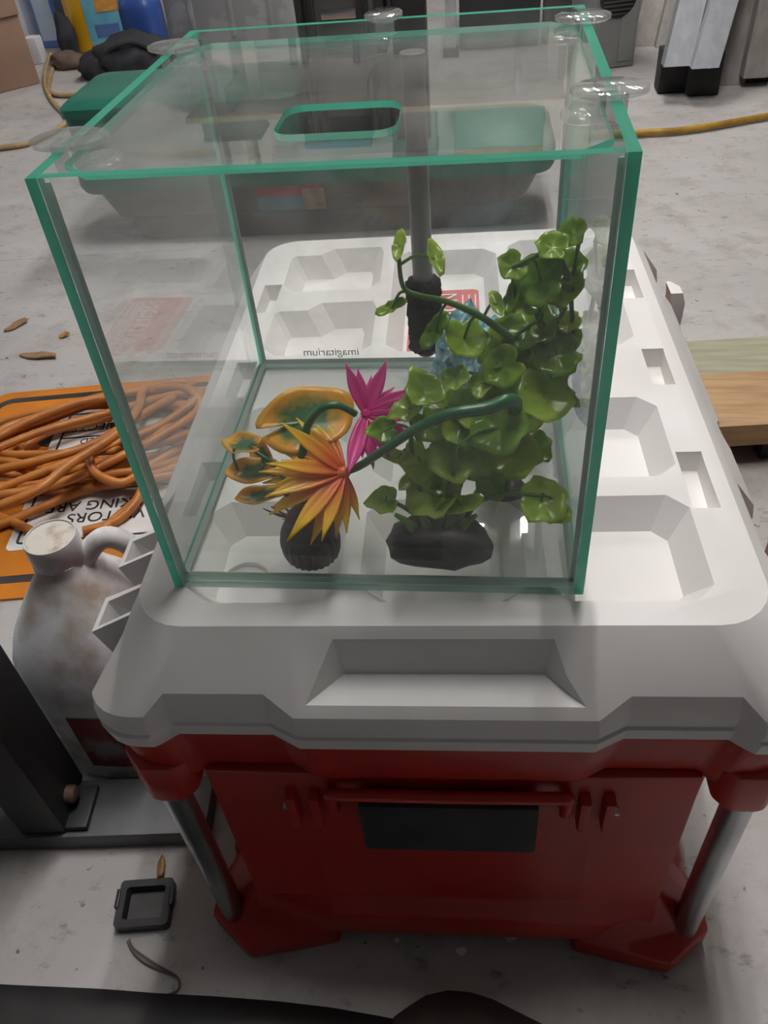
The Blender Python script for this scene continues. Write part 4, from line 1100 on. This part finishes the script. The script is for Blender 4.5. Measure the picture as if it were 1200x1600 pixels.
def bottle(name, px, py, wpx, h, mat, lab, capm, lm=None, badge=None):
    p = G(px, py); rad = wpx/2*(p-CAMP).length/FPX
    r = rootempty(name, p, lab, 'bottle')
    lathe('bottle', [(rad*.92,0),(rad,.012),(rad,h*.62),(rad*.92,h*.72),(rad*.5,h*.86),(rad*.36,h*.9),(rad*.36,h*.93)], p, mat, r, 24, .25)
    lathe('cap', [(rad*.42,h*.92),(rad*.42,h*.99),(rad*.36,h)], p, capm, r, 18)
    d = Vector((CC[0]-p.x, CC[1]-p.y, 0)).normalized(); sx = Vector((-d.y, d.x, 0))
    def curved(nm, a0_, a1_, z0_, z1_, mt_, k, par):
        vs = []; fs = []; b0 = math.atan2(d.y, d.x)
        for i in range(11):
            a = b0 + a0_ + (a1_-a0_)*i/10; c, s = math.cos(a), math.sin(a); e = 2+.25*6; qq = (abs(c)**e+abs(s)**e)**(-1/e)
            for z in (z0_, z1_): vs.append((p.x+rad*k*qq*c, p.y+rad*k*qq*s, z))
        for i in range(10): fs.append((i*2, i*2+2, i*2+3, i*2+1))
        return mesh(nm, vs, fs, mt_, par)
    if lm:
        l_ = curved('label', -.55, .75, h*.08, h*.60, lm, 1.015, r)
        if badge: curved('badge', -.15, .45, h*.34, h*.50, badge, 1.03, l_)
        if badge: curved('label_stripe', -.30, .35, h*.14, h*.24, M_bbox, 1.03, l_)
    return r
M_yel = pm('yellow_bottle', (0.66, 0.36, 0.012), 0.4, c2=(0.58, 0.30, 0.012), scale=6)
bottle('detergent_bottle', 173, 72, 80, .46, M_yel, 'tall yellow detergent bottle with a light blue label', M_bbox, pm('light_blue_label', (0.12,0.42,0.60), .5, c2=(0.2,0.5,0.62), scale=20), pm('orange_badge', (0.70,0.28,0.05), .5, c2=(0.7,0.4,0.1), scale=60))
M_dblue = pm('dark_blue_bottle', (0.025, 0.07, 0.26), 0.35, c2=(0.04, 0.10, 0.34), scale=8)
bj = bottle('blue_jug', 238, 92, 50, .30, M_dblue, 'dark blue plastic jug with a green cap standing by the grey bin', pm('green_cap', (0.05,0.35,0.06), .4, c2=(0.07,0.4,0.08), scale=20))
# black tool bag
bp0 = G(205, 128)
bag = rootempty('tool_bag', bp0, 'slumped black tool bag lying before the yellow bottle', 'bag')
M_bag = pm('black_nylon', (0.014, 0.015, 0.020), 0.8, c2=(0.028, 0.028, 0.034), scale=25, bump=.4, bscale=40)
rock('bag', bp0 + Vector((0, .10, 0)), .15, .10, .085, M_bag, bag, 31, 3, .16)
rock('side_pocket', bp0 + Vector((-.15, .09, 0)), .085, .07, .055, M_bag, bag, 33, 3, .16)
sweep('strap', [bp0+Vector((-.12,.04,.05)), bp0+Vector((-.06,.01,.11)), bp0+Vector((.04,.02,.13)), bp0+Vector((.11,.05,.08))], .009, M_bag, bag, 8)
M_brown = pm('brown_leather', (0.10, 0.065, 0.055), 0.7, c2=(0.14, 0.09, 0.075), scale=20)
gl0 = G(112, 106)
o = rock('work_glove', gl0, .075, .05, .035, M_brown, None, 41, 3, .2); tag(o, 'crumpled brown leather glove lying beside the black tool bag', 'glove')
o = rock('rag', G(113, 90), .04, .04, .10, M_bag, None, 44, 3, .2); tag(o, 'black rag bundle heaped between the blue carton and yellow bottle', 'rag')
# tan cord at left
M_tan = pm('tan_cord', (0.42, 0.30, 0.15), 0.55, c2=(0.32, 0.22, 0.10), scale=20)
o = sweep('tan_cord', [G(-30,234,.01), G(0,231,.01), G(50,222,.01), G(95,198,.01), G(103,182,.01), G(80,155,.01), G(70,130,.01), G(72,105,.03), G(80,84,.03), G(83,100,.01), G(76,135,.01), G(85,147,.01), G(120,148,.01), G(180,140,.01), G(260,135,.01)], .0085, M_tan, None, 8)
tag(o, 'tan cord snaking over the concrete past the carton', 'cord')
o = box('adapter_plug', (-.03,-.03,.0), (.03,.03,.10), M_white, None, Matrix.Translation(G(62, 98)), .008); tag(o, 'white power adapter block beside the cardboard carton', 'adapter')

# light grey bin, dark cabinet and other gear behind the tank
M_lg = pm('light_grey_plastic', (0.30, 0.30, 0.30), 0.5, c2=(0.38, 0.38, 0.38), scale=8, lo=.5, hi=.56)
M_dk = pm('dark_grey_panel', (0.060, 0.055, 0.053), 0.6, c2=(0.075, 0.068, 0.065), scale=6)
M_dk2 = pm('charcoal_panel', (0.020, 0.020, 0.022), 0.6, c2=(0.03, 0.03, 0.031), scale=6)
r, M_, w_ = stand_box('grey_bin', (268, 80), (470, 74), .45, .55, M_lg, 'light grey plastic bin standing behind the blue jug', 'bin', .03)
addp(r, M_, 'rim', (-.02, -.02, .50), (w_+.02, .46, .56), M_lg, .01)
for k in range(3): addp(r, M_, 'rib', (w_*(.2+.3*k), -.010, .05), (w_*(.2+.3*k)+.02, .002, .48), M_lg, .004)
r, M_, w_ = stand_box('dark_cabinet', (489, 219), (613, 213), .22, .80, M_dk2, 'dark grey drawer cabinet standing on the tote lid behind the tank', 'cabinet', .006, False, top_z+.0045)
for k in range(3):
    d_ = addp(r, M_, 'drawer', (.02, -.016, .05+k*.26), (w_-.02, -.001, .28+k*.26), M_dk, .004)
    addp(d_, M_, 'pull', (w_*.3, -.028, .24+k*.26), (w_*.7, -.016, .258+k*.26), M_alu, .003)
for px in (497, 514, 590):
    p = G(px, 226, top_z+.0045); bm = bmesh.new(); add_sweep(bm, smooth_path([p+Vector((0,-.0,.009)), p+Vector((-.01,.0,.4)), p+Vector((-.03,.0,.80))], 4), .008, 10)
    o = bmobj('black_pole', bm, M_blk); tag(o, {497:'thin black pole leaning at the dark cabinet edge beside the green crate', 514:'second thin black pole from the green crate, leaning on the dark cabinet', 590:'thin black pole leaning on the dark cabinet beside the black upright'}[px], 'pole', 'black poles on the dark cabinet')
r, M_, w_ = stand_box('black_upright', (622, 216), (672, 213), .10, .80, M_blk, 'wide black steel upright beside the dark cabinet', 'upright', .006, False, top_z+.0045)
addp(r, M_, 'foot_plate', (-.001, -.012, .0005), (w_+.001, .11, .010), M_blk)
r, M_, w_ = stand_box('steel_leg', (697, 90), (713, 89), .04, 1.0, M_alu, 'narrow bare metal leg beside the black upright', 'leg', .003)
addp(r, M_, 'foot', (-.01, -.01, .0005), (w_+.01, .05, .03), M_blk)
r, M_, w_ = stand_box('equipment_case', (718, 80), (842, 72), .35, .48, M_dk2, 'black equipment case behind the tank beside the bare metal leg', 'case', .012)
addp(r, M_, 'lid', (-.006, -.006, .36), (w_+.006, .356, .49), M_blk, .01)
addp(r, M_, 'catch', (w_*.4, -.016, .33), (w_*.6, -.004, .39), M_alu, .003)
r, M_, w_ = stand_box('plywood_sheet', (846, 70), (912, 66), .04, .9, M_dk, 'plain grey-brown sheet standing between the case and the machine', 'sheet', .004)
addp(r, M_, 'edge_strip', (w_-.02, -.004, .001), (w_, .0, .9), M_lg)
# grey machine with a round grille
M_mach = pm('machine_grey', (0.26, 0.26, 0.255), 0.5, c2=(0.21, 0.21, 0.205), scale=9)
r, M_, w_ = stand_box('grey_machine', (918, 112), (990, 103), .22, .75, M_mach, 'grey boxed machine with a round black grille beside the ladders', 'machine', .01)
gp = M_.inverted() @ PY(965, 5, (M_ @ Vector((w_*.6, 0, 0))).y)
bm = bmesh.new(); add_lathe(bm, [(.062,0),(.062,.004),(.05,.008),(.02,.010)], (0,0,0), 24); bmesh.ops.transform(bm, matrix=M_ @ Matrix.Translation((gp.x, 0, gp.z+.02)) @ Matrix.Rotation(math.radians(90), 4, 'X'), verts=bm.verts)
gr = bmobj('grille', bm, M_blk, r)
for k in range(-4, 5):
    l_ = math.sqrt(max(0, .055**2-(k*.012)**2)); addp(gr, M_, 'grille_bar', (gp.x-l_, -.0125, gp.z+.02+k*.012-.002), (gp.x+l_, -.009, gp.z+.02+k*.012+.002), M_dk, 0)
addp(r, M_, 'seam_panel', (w_*.62, -.004, .02), (w_*.95, -.0005, .30), M_mach)

# ladders leaning at the right
M_lad = pm('ladder_aluminium', (0.30, 0.31, 0.335), 0.45, 0.3, c2=(0.36, 0.37, 0.39), scale=9, stretch=(4, 4, .5))
M_ladb = pm('weathered_aluminium', (0.22, 0.20, 0.185), 0.5, 0.3, c2=(0.28, 0.26, 0.24), scale=9, stretch=(4, 4, .5))
def beam(name, pa, pb, wpx, dep, mat, parent, z0_=.0, ht=1.0, bev=.004):
    a = G(*pa, z0_); wd = wpx*(a-CAMP).length/FPX
    b = PY(*pb, a.y + .10)
    d = (b-a); d = d/d.z
    P0, P1 = a, a + d*ht
    vs = []
    for P in (P0, P1):
        vs += [(P.x-wd/2, P.y, P.z), (P.x+wd/2, P.y, P.z), (P.x+wd/2, P.y+dep, P.z), (P.x-wd/2, P.y+dep, P.z)]
    return mesh(name, vs, [(3,2,1,0),(4,5,6,7),(0,1,5,4),(1,2,6,5),(2,3,7,6),(3,0,4,7)], mat, parent, smooth=False)
L0 = G(1072, 145)
lad = rootempty('ladder', L0, 'aluminium ladder with black rubber feet standing by the yellow cord', 'ladder')
beam('rail', (1058, 104), (1083, 0), 34, .05, M_lad, lad, .10)
beam('rail', (1102, 107), (1133, 0), 34, .05, M_lad, lad, .10)
beam('rear_rail', (1138, 133), (1172, 0), 40, .04, M_ladb, lad, .001)
for (px, py) in ((1050, 144), (1096, 148)):
    p = G(px, py); wd = 40*(p-CAMP).length/FPX
    bm = bmesh.new(); add_box(bm, (-wd/2, -.016, .0006), (wd/2, .066, .12), None, .008); bmesh.ops.transform(bm, matrix=Matrix.Translation(p), verts=bm.verts)
    ft = bmobj('rubber_foot', bm, M_rub, lad)
    bm = bmesh.new(); add_lathe(bm, [(.008,0),(.008,.003),(.004,.005)], (0,0,0), 10); bmesh.ops.transform(bm, matrix=Matrix.Translation(p+Vector((.004,-.016,.085))) @ Matrix.Rotation(math.radians(90), 4, 'X'), verts=bm.verts)
    bmobj('rivet', bm, M_alu, ft)
pl2 = PY(1082, 25, L0.y+.01); 
o = box('label', (-.018,-.003,-.07), (.018,0,.07), M_blk, lad, Matrix.Translation(G(1057,118,.035)) @ Matrix.Translation((.03,-.002,.30)), 0)
L1 = G(1010, 72)
lad2 = rootempty('ladder', L1, 'weathered aluminium ladder rails standing behind the rubber-footed ladder', 'ladder')
beam('rail', (1008, 72), (1026, 0), 34, .05, M_ladb, lad2, .001)
beam('rail', (1040, 74), (1058, 0), 26, .05, M_ladb, lad2, .001)
L2 = G(1185, 122)
lad3 = rootempty('ladder', L2, 'third aluminium ladder farthest along from the grey machine', 'ladder')
beam('rail', (1180, 122), (1206, 0), 30, .05, M_ladb, lad3, .03)
beam('rail', (1228, 122), (1256, 0), 30, .05, M_lad, lad3, .03)
for px in (1182, 1230):
    p = G(px, 128); box('rubber_foot', (-.04,-.01,.0006), (.04,.06,.09), M_rub, lad3, Matrix.Translation(p), .008)

# ------------------------------------------------------------------ gear on the far wall, mirrored in the tank cover
def MR(px, py, Y):                   # where the mirror image in the cover at this spot lies on the plane at depth Y
    d = ray(px, py); t = (LT+TH-CC[2])/d[2]; h = CC + t*d; d = np.array([d[0], d[1], -d[2]])
    return Vector(h + d*((Y-h[1])/d[1]))
WY = 4.68
sa_ = MR(300, 168, WY-.2); sb2 = MR(880, 172, WY-.2); sz = (sa_.z+sb2.z)/2 - .02
M_ply = pm('shelf_ply', (0.30, 0.24, 0.17), 0.7, c2=(0.24, 0.19, 0.13), scale=8)
sh = rootempty('wall_shelf', ((sa_.x+sb2.x)/2, WY-.18, sz), 'plywood shelf fixed high on the far wall', 'shelf')
box('board', (sa_.x, WY-.36, sz-.03), (sb2.x, WY+.019, sz), M_ply, sh)
for t in (.12, .5, .88):
    xx = sa_.x + (sb2.x-sa_.x)*t; box('bracket', (xx-.015, WY-.30, sz-.16), (xx+.015, WY+.019, sz-.03), M_blk, sh)
def shelfbox(name, x0p, x1p, ytop, mat, lab, cat, lidm=None):
    a, b = MR(x0p, 150, WY-.25), MR(x1p, 150, WY-.25); h = .2*0 + abs(MR((x0p+x1p)/2, ytop, WY-.25).z - sz)
    h = max(.08, h)
    r = rootempty(name, ((a.x+b.x)/2, WY-.2, sz), lab, cat)
    box('body', (a.x, WY-.31, sz+.0006), (b.x, WY-.06, sz+h*.8), mat, r, bev=.015)
    box('lid', (a.x-.005, WY-.315, sz+h*.8), (b.x+.005, WY-.055, sz+h), lidm or mat, r, bev=.01)
shelfbox('tool_case', 310, 400, 215, M_dk2, 'charcoal tool case at the end of the wall shelf', 'case')
shelfbox('tool_case', 470, 575, 225, M_blk, 'black tool case in the middle of the wall shelf', 'case', M_dblue)
shelfbox('motor_box', 610, 680, 245, M_dk2, 'dark motor housing on the wall shelf between case and tub', 'motor')
shelfbox('green_tub', 710, 850, 240, M_tgreen, 'green plastic tub with an orange lid on the wall shelf', 'tub', pm('orange_lid', (0.40,0.17,0.05), .5, c2=(0.3,0.12,0.04), scale=8))
M_trim = pm('cream_trim', (0.62, 0.59, 0.53), 0.6, c2=(0.56, 0.53, 0.47), scale=5)
for k, (x0p, x1p) in enumerate(((345, 372), (392, 412), (852, 868), (880, 925))):
    a, b = MR(x0p, 150, WY), MR(x1p, 150, WY)
    struct(box('trim_%d' % (k+1), (a.x, WY-.03, 0), (b.x, WY+.02, 2.75), M_trim, bev=.003))
# paint flakes on the floor before the cooler
for (px, py, sc, lb_) in ((795, 1456, .010, 'largest white paint flake on the concrete before the cooler'), (720, 1486, .005, 'mid-sized white paint flake on the concrete before the cooler'), (620, 1470, .003, 'smallest white paint flake on the concrete before the cooler')):
    p = G(px, py); bm = bmesh.new(); r = random.Random(px)
    A = [(sc*(1+r.uniform(-.3,.3))*math.cos(k*math.pi/4), sc*.8*(1+r.uniform(-.3,.3))*math.sin(k*math.pi/4)) for k in range(8)]
    add_prism(bm, A, .0004, .0012, Matrix.Translation(p)); tag(bmobj('paint_flake', bm, M_wht, None, smooth=False), lb_, 'paint flake')
